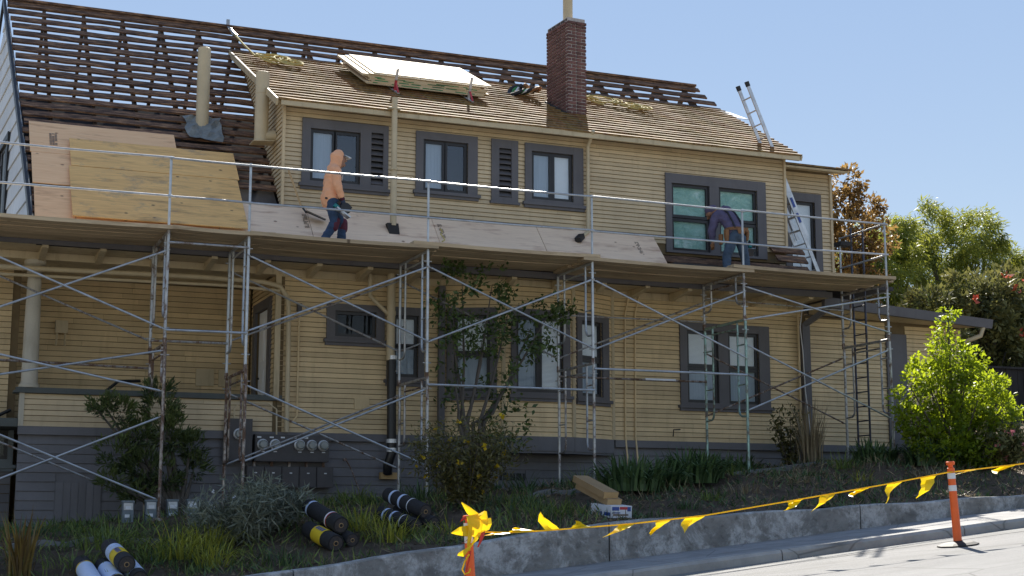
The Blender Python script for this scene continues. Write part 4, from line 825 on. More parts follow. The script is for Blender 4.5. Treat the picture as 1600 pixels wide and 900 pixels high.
SH = thing('shovel', 'long wooden handled roofing shovel leaning on the upper wall behind the worker', 'shovel', (6.55, 25.6, 6.95))
m = MB(); m.tube([(6.2, 25.9, 7.93), (6.42, 25.72, 7.2)], .02, 8); m.build('handle', 'handle_wood', SH, True)
m = MB(); m.tube([(6.41, 25.73, 7.23), (6.5, 25.66, 7.08)], .018, 8); m.hexa([(6.45, 25.55, 7.07), (6.52, 25.7, 7.12), (6.86, 25.62, 6.97), (6.79, 25.45, 6.92), (6.45, 25.54, 7.085), (6.52, 25.69, 7.135), (6.86, 25.61, 6.985), (6.79, 25.44, 6.935)]); m.build('blade', 'abs_black', SH)
m = MB(); P = [(9.0, 25.42, 6.93), (9.03, 25.4, 6.87), (8.98, 25.36, 6.82), (9.02, 25.32, 6.76), (9.04, 25.3, 6.7), (8.98, 25.27, 6.66)]; m.tube(P, .014, 6); props(m.build('rope_scrap', 'rope', org=P[0]), 'short curl of pale rope on the plywood skirt left of a guard post', 'rope')
m = MB(); m.hexa([(10.28, 25.0, 6.25), (11.0, 25.06, 6.3), (11.0, 25.08, 6.3), (10.28, 25.02, 6.25), (10.28, 25.12, 6.5), (10.98, 25.08, 6.36), (10.98, 25.1, 6.36), (10.28, 25.14, 6.5)]); props(m.build('white_offcut', 'vinyl_white', org=(10.5, 25.05, 6.2)), 'white offcut strip lying at the foot of the plywood skirt', 'offcut')
TC = thing('tool_bundle', 'teal and white tool bundle on the right end of the platform', 'tool', (17.1, 24.5, 6.25))
for i in range(6):
    m = MB(); c_ = (17.0 + i * .09, 24.45 + .04 * (i % 2), 6.3); m.tube([Vector(c_) + V3(-.08, 0, .02), Vector(c_) + V3(0, .02, .08 + .03 * (i % 3)), Vector(c_) + V3(.1, 0, .01)], .035, 8); m.build('tool', ('saw_teal', 'tape', 'saw_teal', 'abs_black', 'saw_teal', 'saw_teal')[i], TC, True)

# ------------------------------------------------------------------ workers
def skin(name, mat, parent, base, rz, nodes, edges, root, sub=2, vox=.013, lat=(0, 1, 0), sm_=5):
    bm = bmesh.new(); lat = Vector(lat)
    def rad(k): r_ = nodes[k][3]; return r_ if isinstance(r_, tuple) else (r_, r_)
    def ring(c, a, b, ra, rb, n_=16): return [bm.verts.new(c + a * (ra * math.cos(2 * math.pi * k / n_)) + b * (rb * math.sin(2 * math.pi * k / n_))) for k in range(n_)]
    for p_, q_ in edges:
        p, q = Vector(nodes[p_][:3]), Vector(nodes[q_][:3]); d = (q - p).normalized(); a = lat - d * lat.dot(d); a = (a if a.length > .05 else Vector((1, 0, 0)) - d * d.x).normalized(); b = d.cross(a); (a0, b0), (a1, b1) = rad(p_), rad(q_)
        R_ = [ring(p, a, b, a0, b0), ring(q, a, b, a1, b1)]; n_ = 16
        for k in range(n_): bm.faces.new((R_[0][k], R_[0][(k + 1) % n_], R_[1][(k + 1) % n_], R_[1][k]))
        bm.faces.new(R_[0][::-1]); bm.faces.new(R_[1])
        for c, ra, rb in ((p, a0, b0), (q, a1, b1)):
            M_ = Matrix((( a.x * ra, b.x * rb, d.x * min(ra, rb), c.x), (a.y * ra, b.y * rb, d.y * min(ra, rb), c.y), (a.z * ra, b.z * rb, d.z * min(ra, rb), c.z), (0, 0, 0, 1))); bmesh.ops.create_icosphere(bm, subdivisions=2, radius=1, matrix=M_)
    bmesh.ops.recalc_face_normals(bm, faces=bm.faces); me = bpy.data.meshes.new(name); bm.to_mesh(me); bm.free()
    ob = bpy.data.objects.new(name, me); COL.objects.link(ob); md = ob.modifiers.new('r', 'REMESH'); md.mode = 'VOXEL'; md.voxel_size = vox; sd_ = ob.modifiers.new('s', 'SMOOTH'); sd_.factor = .5; sd_.iterations = sm_
    dg = bpy.context.evaluated_depsgraph_get(); dg.update(); me2 = bpy.data.meshes.new_from_object(ob.evaluated_get(dg)); bpy.data.objects.remove(ob)
    if mat in ('hoodie', 'denim', 'denim_light', 'shirt_purple') and name != 'cap':
        me2.update(); nrm_ = [v_.normal.copy() for v_ in me2.vertices]
        for v_, vn in zip(me2.vertices, nrm_):
            q = v_.co.copy(); f_ = mnoise.noise(Vector((q.x * 7, q.y * 7, q.z * 13))) * .013 + abs(mnoise.noise(Vector((q.x * 15 + 4, q.y * 12, q.z * 24)))) * .011; v_.co = q + vn * f_
    me2.transform(Matrix.Translation(Vector(base) - ORG[parent]) @ Matrix.Rotation(rz, 4, 'Z')); me2.materials.clear(); me2.materials.append(MATS[mat])
    me2.polygons.foreach_set('use_smooth', [True] * len(me2.polygons)); me2.name = name; return link(name, me2, parent)
def chain(*k): return list(zip(k, k[1:]))
def fingers(name, mat, parent, base, rz, wrist, fwd, side, curl):
    W_, f_, s_, c_ = Vector(wrist), Vector(fwd).normalized(), Vector(side).normalized(), Vector(curl).normalized()
    nd = {'w': (*W_, .03), 'p': (*(W_ + f_ * .05), .036), 'q': (*(W_ + f_ * .085), .036)}; ed = chain('w', 'p', 'q')
    for i, (o_, l_) in enumerate(((-.034, .07), (-.011, .08), (.012, .075), (.034, .058))):
        a = W_ + f_ * .09 + s_ * o_; b = a + f_ * l_ * .55 + c_ * .012; d = b + f_ * l_ * .1 + c_ * l_ * .5
        for k, p in zip('abc', (a, b, d)): nd[k + str(i)] = (*p, .0105)
        ed += [('q', 'a%d' % i)] + chain('a%d' % i, 'b%d' % i, 'c%d' % i)
    a = W_ + f_ * .04 - s_ * .042 + c_ * .01; b = a + f_ * .045 - s_ * .012 + c_ * .03
    nd['t0'] = (*a, .0125); nd['t1'] = (*b, .011); ed += [('p', 't0'), ('t0', 't1')]
    return skin(name, mat, parent, base, rz, nd, ed, 'w', vox=.0045, sm_=2)

# worker walking to the right in an orange hoodie
P1 = (6.70, 24.62, 6.215); W1 = thing('person', 'worker in an orange hooded sweatshirt walking along the platform with a saw', 'person', P1)
J = dict(pel=(-.03, 0, .93, (.16, .12)), abd=(-.03, 0, 1.08, (.15, .11)), che=(-.01, 0, 1.28, (.165, .12)), shl=(.0, 0, 1.41, (.13, .09)), nck=(.07, 0, 1.49, .06), hd0=(.12, 0, 1.57, (.07, .075)), hd1=(.135, 0, 1.66, (.078, .095)), hd2=(.1, 0, 1.69, (.075, .09)),
         nos=(.245, 0, 1.63, .015), chn=(.2, 0, 1.555, .03), ls=(.0, .18, 1.4, .06), le=(.07, .24, 1.12, .047), lw=(.2, .19, .9, .032), rs=(.0, -.18, 1.4, .06), re=(.02, -.25, 1.11, .047), rw=(.12, -.24, .87, .032),
         lh=(-.03, .09, .86, .09), lk=(.21, .1, .5, .06), la=(.2, .1, .1, .042), lt=(.36, .1, .04, .035), rh=(-.03, -.09, .86, .09), rk=(.02, -.1, .48, .06), ra=(-.19, -.1, .12, .042), rt=(-.05, -.1, .045, .035))
BE = chain('pel', 'abd', 'che', 'shl', 'nck', 'hd0', 'hd1', 'hd2') + [('hd1', 'nos'), ('hd0', 'chn')] + [('shl', 'ls')] + chain('ls', 'le', 'lw') + [('shl', 'rs')] + chain('rs', 're', 'rw') + [('pel', 'lh')] + chain('lh', 'lk', 'la', 'lt') + [('pel', 'rh')] + chain('rh', 'rk', 'ra', 'rt')
def grow(keys, k, add=.014, extra=None):
    o = {q: (*J[q][:3], (J[q][3][0] * k + add, J[q][3][1] * k + add) if isinstance(J[q][3], tuple) else J[q][3] * k + add) for q in keys}; o.update(extra or {}); return o
skin('body', 'skin', W1, P1, 0, J, BE, 'pel', vox=.011, sm_=3)
skin('hooded_sweatshirt', 'hoodie', W1, P1, 0, {**grow(['abd', 'che', 'shl', 'ls', 'le', 'rs', 're'], 1.08, .022), 'hem': (-.04, 0, .93, (.195, .175)), 'hm2': (-.04, 0, .86, (.18, .15)), 'lc': (.17, .2, .95, .05), 'rc': (.09, -.245, .93, .053), 'h0': (.03, 0, 1.475, (.1, .075)), 'h1': (.06, 0, 1.59, (.108, .105)), 'h2': (.07, 0, 1.68, (.108, .125)), 'h3': (.095, 0, 1.74, (.088, .105))}, chain('hm2', 'hem', 'abd', 'che', 'shl', 'h0', 'h1', 'h2', 'h3') + [('shl', 'ls')] + chain('ls', 'le', 'lc') + [('shl', 'rs')] + chain('rs', 're', 'rc'), 'che')
skin('jeans', 'denim', W1, P1, 0, {**grow(['pel', 'lh', 'lk', 'rh', 'rk'], 1.06, .016), 'lb': (.2, .1, .12, .072), 'rb': (-.18, -.1, .14, .072)}, [('pel', 'lh')] + chain('lh', 'lk', 'lb') + [('pel', 'rh')] + chain('rh', 'rk', 'rb'), 'pel')
for nm, a, b in (('knee_pad', (.225, .1, .54), (.225, .1, .42)), ('knee_pad', (.035, -.1, .52), (.0, -.1, .40))): skin(nm, 'knee_pad', W1, P1, 0, {'a': (*a, .085), 'b': (*b, .086)}, chain('a', 'b'), 'a')
for nm, a, b, c_ in (('boot', (.2, .1, .16), (.2, .1, .055), (.37, .1, .045)), ('boot', (-.19, -.1, .17), (-.2, -.1, .07), (-.05, -.1, .05))): skin(nm, 'boot', W1, P1, 0, {'a': (*a, .056), 'b': (*b, .056), 'c': (*c_, .047)}, chain('a', 'b', 'c'), 'b')
fingers('glove', 'glove', W1, P1, 0, (.12, -.24, .88), (.25, 0, -1), (1, .2, .2), (.3, .8, 0)); fingers('glove', 'glove', W1, P1, 0, (.2, .19, .91), (.5, -.1, -.8), (.8, .2, .4), (0, -.9, -.2))
m = MB(); vs_ = []
for i in range(7):
    a = -1.1 + 2.2 * i / 6; vs_ += [(P1[0] + .13 + .1 * math.cos(a), P1[1] + .1 * math.sin(a), P1[2] + 1.715), (P1[0] + .16 + .17 * math.cos(a * .8), P1[1] + .085 * math.sin(a), P1[2] + 1.69 - .02 * abs(math.sin(a)))]
vs_ += [(x, y, z + .012) for x, y, z in vs_]; m.add(vs_, [(2 * i, 2 * i + 2, 2 * i + 3, 2 * i + 1) for i in range(6)] + [(14 + 2 * i, 14 + 2 * i + 1, 14 + 2 * i + 3, 14 + 2 * i + 2) for i in range(6)] + [(2 * i + 1, 2 * i + 3, 17 + 2 * i, 15 + 2 * i) for i in range(6)]); m.build('cap_bill', 'cap_white', W1)
skin('cuff', 'knee_pad', W1, P1, 0, {'a': (.095, -.245, .915, .045), 'b': (.115, -.242, .885, .043)}, chain('a', 'b'), 'a', vox=.008, sm_=2)
m = MB(); m.tube([(P1[0] + .13, P1[1] - .05, P1[2] + 1.46), (P1[0] + .16, P1[1] - .06, P1[2] + 1.36), (P1[0] + .15, P1[1] - .06, P1[2] + 1.26)], .006, 5); m.build('drawstring', 'cap_white', W1)
m = MB(); m.bar((P1[0] - .17, P1[1] - .14, P1[2] + .9), (P1[0] + .12, P1[1] - .14, P1[2] + .9), .03, .03); m.build('belt', 'harness', W1)
def saw(loc, rz, ry, label, teal='saw_teal'):
    T = thing('circular_saw', label, 'saw', loc, 'circular saws'); M_ = Matrix.Translation(loc) @ Matrix.Rotation(rz, 4, 'Z') @ Matrix.Rotation(ry, 4, 'Y')
    def fin(m, name, mat, smooth=False): m.v = [tuple(M_ @ Vector(p)) for p in m.v]; return m.build(name, mat, T, smooth)
    m = MB(); m.box(-.15, .15, -.075, .075, -.1, -.092); m.box(-.15, .15, -.075, -.07, -.092, -.075); fin(m, 'base_plate', 'saw_blade')
    m = MB(); m.lathe((0, -.035, 0), [(.1, -.03), (.1, .02), (.03, .025)], 20, 'Y'); fin(m, 'blade_guard', 'abs_black', True)
    m = MB(); m.lathe((0, -.05, -.03), [(.088, 0), (.088, .003)], 24, 'Y'); fin(m, 'blade', 'aluminium', True)
    m = MB(); m.lathe((0, .09, 0), [(.03, -.08), (.055, -.06), (.055, .05), (.03, .055)], 14, 'Y'); fin(m, 'motor', teal, True)
    m = MB(); m.tube([(-.02, .02, .06), (-.07, .02, .1), (-.13, .02, .085), (-.16, .02, .03), (-.11, .02, -.03), (-.03, .02, -.04)], .02, 8); m.tube([(.06, .02, .05), (.09, .02, .11)], .017, 8); fin(m, 'handle', 'abs_black', True)
    m = MB(); m.box(-.19, -.1, .0, .06, -.08, -.02); fin(m, 'battery', teal); return T
saw((6.86, 24.38, 6.93), R(6), R(32), 'teal and silver circular saw carried by the hooded worker')

# worker bent over in front of the wide upper window
P2 = (14.98, 24.85, 6.215); W2 = thing('person', 'worker in dark shirt and jeans bending over with his back turned by the wide window', 'person', P2)
J = dict(pel=(0, -.06, .93, (.165, .135)), abd=(-.01, .0, 1.1, (.155, .115)), che=(-.05, .13, 1.3, (.17, .12)), shl=(-.08, .22, 1.4, (.15, .1)), nck=(-.16, .32, 1.46, .062), hd0=(-.22, .4, 1.49, (.075, .075)), hd1=(-.27, .47, 1.48, (.08, .095)), hd2=(-.28, .47, 1.44, (.075, .09)), nos=(-.3, .58, 1.42, .015), chn=(-.28, .54, 1.36, .03),
         ls=(-.27, .24, 1.35, .065), le=(-.36, .28, 1.03, .05), lw=(-.33, .28, .8, .034), rs=(.13, .26, 1.34, .065), re=(.33, .28, 1.1, .05), rw=(.44, .3, .88, .034),
         lh=(-.09, -.06, .86, .095), lk=(-.2, -.02, .48, .064), la=(-.22, -.06, .1, .044), lt=(-.24, .1, .045, .037), rh=(.09, -.06, .86, .095), rk=(.22, -.02, .48, .064), ra=(.24, -.06, .1, .044), rt=(.27, .1, .045, .037))
LX = (1, 0, 0)
skin('body', 'skin', W2, P2, 0, J, BE, 'pel', vox=.011, lat=LX, sm_=3)
skin('shirt', 'shirt_purple', W2, P2, 0, {**grow(['abd', 'che', 'shl', 'ls', 'le', 'rs', 're'], 1.08, .024), 'hem': (0, -.05, .97, (.185, .155)), 'lc': (-.335, .28, .87, .052), 'rc': (.41, .3, .93, .052)}, chain('hem', 'abd', 'che', 'shl') + [('shl', 'ls')] + chain('ls', 'le', 'lc') + [('shl', 'rs')] + chain('rs', 're', 'rc'), 'che', lat=LX)
skin('jeans', 'denim_light', W2, P2, 0, {**grow(['pel', 'lh', 'lk', 'rh', 'rk'], 1.06, .018), 'lb': (-.22, -.05, .13, .082), 'rb': (.24, -.05, .13, .082)}, [('pel', 'lh')] + chain('lh', 'lk', 'lb') + [('pel', 'rh')] + chain('rh', 'rk', 'rb'), 'pel', lat=LX)
skin('cap', 'shirt_purple', W2, P2, 0, {'a': (-.24, .4, 1.53, .09), 'b': (-.28, .48, 1.51, .1)}, chain('a', 'b'), 'b')
for a in ((-.22, 0), (.24, 0)): skin('boot', 'boot', W2, P2, 0, {'a': (a[0], -.06, .16, .058), 'b': (a[0], -.07, .058, .058), 'c': (a[0] * 1.12, .11, .048, .048)}, chain('a', 'b', 'c'), 'b')
fingers('glove', 'leather', W2, P2, 0, (-.33, .28, .82), (0, .1, -1), (.9, .2, 0), (.3, .8, 0)); fingers('glove', 'leather', W2, P2, 0, (.44, .3, .9), (.2, .1, -1), (.9, -.2, .2), (-.2, .8, 0))
m = MB(); K = 20; vs_ = []
for i in range(K):
    t = 2 * math.pi * i / K; x, y = .215 * math.cos(t), .185 * math.sin(t) - .045
    for z in (1.0, 1.06): vs_.append((P2[0] + x, P2[1] + y, P2[2] + z - .04 * y))
m.add(vs_, [(2 * i, 2 * ((i + 1) % K), 2 * ((i + 1) % K) + 1, 2 * i + 1) for i in range(K)]); m.build('tool_belt', 'leather', W2)
for i, (x, y, z, a, b, c_) in enumerate(((-.23, -.08, .9, .1, .14, .24), (.22, -.1, .93, .09, .13, .2), (.02, -.235, .99, .19, .05, .12), (-.28, .05, .84, .09, .12, .2), (.17, -.19, 1.02, .07, .05, .09), (.27, .02, .9, .07, .1, .22))):
    m = MB(); q = Vector(P2) + Vector((x, y, z)); vs_ = []
    for zz, s_ in ((-.5, .72), (.1, 1), (.5, .95)):
        for t in range(8): an = 2 * math.pi * t / 8; vs_.append(q + Vector((a / 2 * s_ * math.cos(an), b / 2 * s_ * math.sin(an), c_ * zz)))
    m.add(vs_, [(j * 8 + t, j * 8 + (t + 1) % 8, (j + 1) * 8 + (t + 1) % 8, (j + 1) * 8 + t) for j in range(2) for t in range(8)] + [tuple(range(7, -1, -1)), tuple(16 + t for t in range(8))]); m.build('tool_pouch', 'leather', W2, True)
for sp_ in (((-.1, -.2, 1.05), (-.11, -.115, 1.2), (-.14, .0, 1.385), (-.16, .1, 1.47)), ((.1, -.2, 1.05), (.08, -.115, 1.2), (.03, .0, 1.385), (.0, .1, 1.47))):
    m = MB(); m.tube([Vector(P2) + Vector(a) for a in sp_], .021, 6); m.build('suspender', 'harness', W2, True)
saw((15.5, 25.13, 6.98), R(70), R(20), 'teal circular saw held low by the bending worker')

# ------------------------------------------------------------------ delineator posts and pennant line
def delineator(x, y, label, bands):
    z = sz(x); T = thing('delineator_post', label, 'traffic post', (x, y, z), 'orange delineator posts'); sl_ = .105
    m = MB(); vs_ = []
    for r_, h in ((.27, .004), (.27, .02), (.2, .045), (.07, .06), (.06, .07)):
        for k in range(10): t = 2 * math.pi * k / 10; vs_.append((x + r_ * math.cos(t), y + r_ * math.sin(t), z + h + sl_ * r_ * math.cos(t)))
    m.add(vs_, [(j * 10 + k, j * 10 + (k + 1) % 10, (j + 1) * 10 + (k + 1) % 10, (j + 1) * 10 + k) for j in range(4) for k in range(10)] + [tuple(range(9, -1, -1)), tuple(40 + k for k in range(10))]); m.build('rubber_base', 'rubber', T)
    tx = -.06
    def pt(h): return (x + tx * h, y, z + h)
    m = MB(); P = [pt(h) for h in (.05, .3, .6, .9, 1.02, 1.03, 1.07, 1.085)]; m.tube(P, [.056, .054, .051, .049, .048, .03, .03, .028], 16); m.build('tube', 'orange_plastic', T, True)
    m = MB(); m.tube([pt(1.06), pt(1.075), pt(1.10), pt(1.112)], [.05, .058, .058, .045], 16); m.build('handle_cap', 'orange_plastic', T, True)
    for h in bands: m = MB(); m.tube([pt(h), pt(h + .075)], .0525, 16, False); m.build('reflective_band', 'reflective', T, True)
    return T
delineator(12.96, 16.03, 'orange delineator post with two silver bands standing on the street', (.72, .88)); delineator(6.05, 15.9, 'orange delineator post wrapped in a knot of yellow flags, cut by the frame', (.8, .95))
PN = thing('pennant_line', 'line of yellow triangular pennants strung between the orange posts', 'pennant line', (9.5, 15.95, 1.5))
LP = [(6.07, 1.41), (6.5, 1.40), (6.95, 1.42), (8.1, 1.5), (9.1, 1.60), (10.25, 1.77), (11.71, 1.99), (12.8, 2.17), (12.95, 2.185), (14.02, 2.30), (16.8, 2.62)]
m = MB(); m.tube([(x, 15.93 + .06 * sm((x - 6) / 7), z) for x, z in LP], .009, 6); m.build('cord', 'yellow_vinyl', PN, True)
for i, (a, b, c_) in enumerate([((6.97, 1.42), (7.15, 1.44), (6.87, 1.64)), ((7.3, 1.45), (7.55, 1.47), (7.33, 1.54)), ((7.94, 1.49), (8.16, 1.51), (7.76, 1.34)), ((8.42, 1.53), (8.66, 1.56), (8.36, 1.36)), ((8.84, 1.57), (9.12, 1.6), (8.76, 1.39)), ((10.3, 1.775), (10.58, 1.82), (10.25, 1.66)), ((10.8, 1.855), (11.04, 1.89), (10.72, 1.65)),
                 ((11.33, 1.935), (11.58, 1.97), (11.26, 1.84)), ((11.85, 2.01), (12.08, 2.045), (11.74, 1.76)), ((12.37, 2.09), (12.63, 2.14), (12.33, 1.83)), ((13.1, 2.205), (13.4, 2.235), (12.97, 2.14)), ((13.7, 2.265), (13.97, 2.295), (13.55, 2.16)), ((14.3, 2.33), (14.6, 2.37), (14.2, 2.1)), ((6.35, 1.41), (6.6, 1.405), (6.2, 1.36)), ((6.5, 1.41), (6.85, 1.42), (6.6, 1.46))]):
    m = MB(); vs_ = []; K = 6; ph = i * 1.7
    for j in range(K + 1):
        t = j / K
        for s_ in (0, .5, 1):
            x = (a[0] + (b[0] - a[0]) * s_) * (1 - t) + c_[0] * t; z = (a[1] + (b[1] - a[1]) * s_) * (1 - t) + c_[1] * t; y = 15.95 + .05 * sm((x - 6) / 7) + .1 * math.sin(t * 4.2 + ph) * t + .05 * math.sin(s_ * 4 + ph * 2 + t * 3) * t * (1 - t) * 4 + .012 * math.sin(t * 17 + s_ * 9 + ph)
            vs_.append((x, y - .01, z))
    m.add(vs_, [(j * 3 + s_, j * 3 + s_ + 1, (j + 1) * 3 + s_ + 1, (j + 1) * 3 + s_) for j in range(K) for s_ in (0, 1)]); m.build('pennant', 'yellow_vinyl', PN, True)
KN = thing('flag_knot', 'bunch of yellow pennants and red ribbon tied round the near orange post', 'flag knot', (6.03, 15.83, 1.3))
def scrap(pts, mat='yellow_vinyl', wv_=.03):
    m = MB(); K = len(pts); vs_ = []
    for j, (x, y, z, wd, an) in enumerate(pts):
        d = Vector((math.cos(an), .25 * math.sin(an * 3 + j), math.sin(an))) * wd; vs_ += [Vector((x, y, z)) - d, Vector((x, y - wv_ * (j % 2), z)), Vector((x, y, z)) + d]
    m.add(vs_, [(j * 3 + s_, j * 3 + s_ + 1, (j + 1) * 3 + s_ + 1, (j + 1) * 3 + s_) for j in range(K - 1) for s_ in (0, 1)]); m.build('pennant' if mat == 'yellow_vinyl' else 'ribbon', mat, KN, True)
scrap([(5.88, 15.82, 1.74, .006, .8), (5.95, 15.80, 1.66, .035, .9), (6.04, 15.8, 1.58, .05, 1.0), (6.1, 15.82, 1.52, .03, 1.1)]); scrap([(6.02, 15.8, 1.58, .05, .2), (6.1, 15.77, 1.6, .06, .9), (6.16, 15.78, 1.58, .06, 1.4), (6.19, 15.8, 1.53, .02, 1.3)])
scrap([(5.76, 15.82, 1.40, .008, .9), (5.83, 15.8, 1.42, .045, 1.3), (5.93, 15.8, 1.42, .06, 1.5), (6.02, 15.8, 1.44, .05, 1.5)]); scrap([(6.0, 15.78, 1.6, .08, .2), (6.02, 15.75, 1.5, .1, .1), (6.03, 15.76, 1.42, .08, .0), (6.05, 15.79, 1.36, .04, .2)])
scrap([(5.83, 15.8, 1.16, .015, 1.3), (5.92, 15.77, 1.19, .06, 1.2), (6.0, 15.76, 1.27, .065, .8), (6.06, 15.78, 1.36, .045, .6), (6.07, 15.8, 1.42, .02, .5)]); scrap([(6.16, 15.79, 1.56, .07, .1), (6.17, 15.77, 1.5, .065, .0), (6.16, 15.79, 1.43, .05, .1), (6.1, 15.8, 1.4, .03, .1)]); scrap([(5.98, 15.8, 1.55, .03, .1), (5.97, 15.78, 1.4, .03, .0), (5.96, 15.8, 1.26, .022, .1), (5.97, 15.8, 1.2, .01, .1)])
scrap([(5.88, 15.84, 1.54, .02, 1.2), (5.96, 15.82, 1.58, .022, 1.3), (6.04, 15.82, 1.6, .02, 1.4)], 'red_ribbon'); scrap([(6.14, 15.8, 1.43, .03, .3), (6.12, 15.79, 1.36, .03, .2), (6.1, 15.8, 1.29, .02, .4), (6.08, 15.82, 1.24, .01, .3)], 'red_ribbon'); scrap([(5.9, 15.84, 1.28, .03, .6), (5.95, 15.83, 1.32, .035, .7), (6.02, 15.83, 1.38, .03, .8)], 'red_ribbon')
scrap([(5.99, 15.82, 1.2, .014, .1), (5.97, 15.81, 1.1, .012, .3), (5.94, 15.81, 1.0, .014, .2), (5.93, 15.82, .92, .01, .1)], 'red_ribbon')
m = MB(); m.tube([(5.97, 15.8, 1.16), (5.91, 15.79, 1.08), (5.88, 15.79, .99), (5.91, 15.79, .94), (5.97, 15.8, .96), (5.99, 15.82, 1.0)], .009, 6); m.build('cord_end', 'yellow_vinyl', KN, True)

# ------------------------------------------------------------------ roofing rolls, boxes and utility boxes on the bank
def roll(p, q, r_, label, group, wrap=(), mat='felt'):
    p, q = Vector(p), Vector(q); T = thing('roofing_roll', label, 'roofing roll', tuple(p), group); d = (q - p).normalized()
    r_ *= .87; m = MB(); m.tube([p, p + d * .015, q - d * .015, q], [r_ * .97, r_, r_, r_ * .97], 24); m.build('felt', mat, T, True)
    m = MB(); m.tube([q - d * .01, q + d * .003], r_ * .8, 20); m.build('end_spiral', 'felt_edge', T); m = MB(); m.tube([q - d * .01, q + d * .006], r_ * .3, 14); m.build('core_tube', 'cardboard', T); m = MB(); m.tube([q - d * .01, q + d * .009], r_ * .2, 12); m.build('core_hole', 'black', T)
    for a, b, c_ in wrap:
        m = MB(); L_ = (q - p).length; m.tube([p + d * L_ * a, p + d * L_ * b], r_ + .004, 24, False); m.build('wrapper', c_, T, True)
        if c_ == 'wrapper_yellow':
            u = d.cross(Vector((0, 0, 1))).normalized(); v_ = u.cross(d); m = MB()
            for k in range(4):
                s0 = p + d * L_ * (a + (b - a) * (.16 + .2 * k)); e0 = s0 + d * L_ * (b - a) * .13; vs_ = []
                for an in (.9, 1.15, 1.4): n_ = (u * math.cos(an) + v_ * math.sin(an)) * (r_ + .008); vs_ += [s0 + n_, e0 + n_]
                m.add(vs_, [(0, 1, 3, 2), (2, 3, 5, 4)])
            m.build('print', 'print_blue', T)
GA, GB, GC = 'rolls at the bottom left of the bank', 'rolls beside the grey bush', 'rolls behind the yellow grass'
def g_(x, y, h): return (x, y, gz(x, y) + h * .9 - .01)
roll(g_(2.28, 20.7, .14), g_(2.36, 19.7, .14), .135, 'white wrapped roofing roll lying leftmost at the bottom left of the bank', GA, [(.3, .98, 'wrapper_white'), (.26, .3, 'wrapper_yellow')])
roll(g_(2.55, 20.65, .14), g_(2.63, 19.65, .14), .13, 'white wrapped roofing roll in the middle, under the yellow labelled roll', GA, [(.25, .96, 'wrapper_white'), (.92, .97, 'wrapper_yellow')])
roll(g_(2.64, 20.75, .36), g_(2.74, 19.75, .35), .135, 'black roofing roll with white and yellow label on top of the white rolls', GA, [(.3, .55, 'wrapper_white'), (.52, .78, 'wrapper_yellow')])
roll(g_(2.82, 20.6, .14), g_(2.9, 19.65, .14), .13, 'white wrapped roofing roll rightmost at the bottom left of the bank', GA, [(.2, .85, 'wrapper_white')])
roll(g_(5.55, 21.35, .45), g_(5.74, 20.3, .34), .14, 'black roofing roll with white and red band atop the pile by the grey bush', GB, [(.12, .17, 'wrapper_white'), (.72, .75, 'tape'), (.75, .77, 'print_red')])
roll(g_(5.45, 20.95, .18), g_(5.6, 20.05, .13), .14, 'black roofing roll with yellow label at the bottom of the pile by the grey bush', GB, [(.35, .7, 'wrapper_yellow')])
roll(g_(5.75, 21.2, .14), g_(5.88, 20.2, .12), .115, 'plain black roofing roll at the bottom right of the pile by the grey bush', GB)
roll(g_(6.95, 21.95, .38), g_(7.2, 20.9, .32), .13, 'upper black roofing roll with two white bands behind the yellow grass', GC, [(.18, .23, 'wrapper_white'), (.42, .47, 'wrapper_white'), (.66, .68, 'tape')])
roll(g_(6.76, 21.7, .17), g_(6.98, 20.7, .13), .13, 'lower black roofing roll with two white bands behind the yellow grass', GC, [(.2, .25, 'wrapper_white'), (.42, .47, 'wrapper_white'), (.7, .72, 'tape')])
roll(g_(7.1, 21.9, .15), g_(7.3, 20.8, .12), .12, 'plain black roofing roll lying lowest at the right behind the yellow grass', GC)
def carton(p, q, wd, hg, mat, endmat, label):
    T = thing('carton', label, 'box', tuple(p)); p, q = Vector(p), Vector(q); d = (q - p).normalized(); u = Vector((-d.y, d.x, 0)).normalized(); v_ = d.cross(u) * -1
    if v_.z < 0: v_ = -v_
    def bx(m, a, b, e, h0): m.hexa([p + d * a - u * e, p + d * b - u * e, p + d * b + u * e, p + d * a + u * e, p + d * a - u * e + v_ * h0, p + d * b - u * e + v_ * h0, p + d * b + u * e + v_ * h0, p + d * a + u * e + v_ * h0])
    L_ = (q - p).length; m = MB(); bx(m, 0, L_, wd / 2, hg); m.build('box_body', mat, T); m = MB(); bx(m, L_ + .0005, L_ + .003, wd / 2 - .004, hg - .003); m.build('box_end', endmat, T)
    m = MB(); s0 = p + v_ * (hg + .0015); m.add([s0 + d * .0 - u * .025, s0 + d * L_ - u * .025, s0 + d * L_ + u * .025, s0 + u * .025], [(0, 1, 2, 3)]); m.build('packing_tape', mat, T); return T, p, q, d, u, v_, L_
b0, b1 = Vector(g_(9.74, 20.85, .42)), Vector(g_(9.84, 20.0, .21))
carton(b0 + V3(0, 0, -.03), b1 + V3(.02, 0, -.02), .26, .1, 'cardboard', 'cardboard_end', 'lower of the two long brown cartons on the soil bank'); carton(b0 + V3(-.02, .05, .075), b1 + V3(-.02, .03, .085), .26, .1, 'cardboard', 'cardboard_end', 'upper of the two long brown cartons on the soil bank')
T, p, q, d, u, v_, L_ = carton(g_(9.84, 20.4, .0), g_(9.88, 19.8, .02), .36, .18, 'box_white', 'box_white', 'white printed carton at the foot of the long brown cartons')
e = q + d * .005
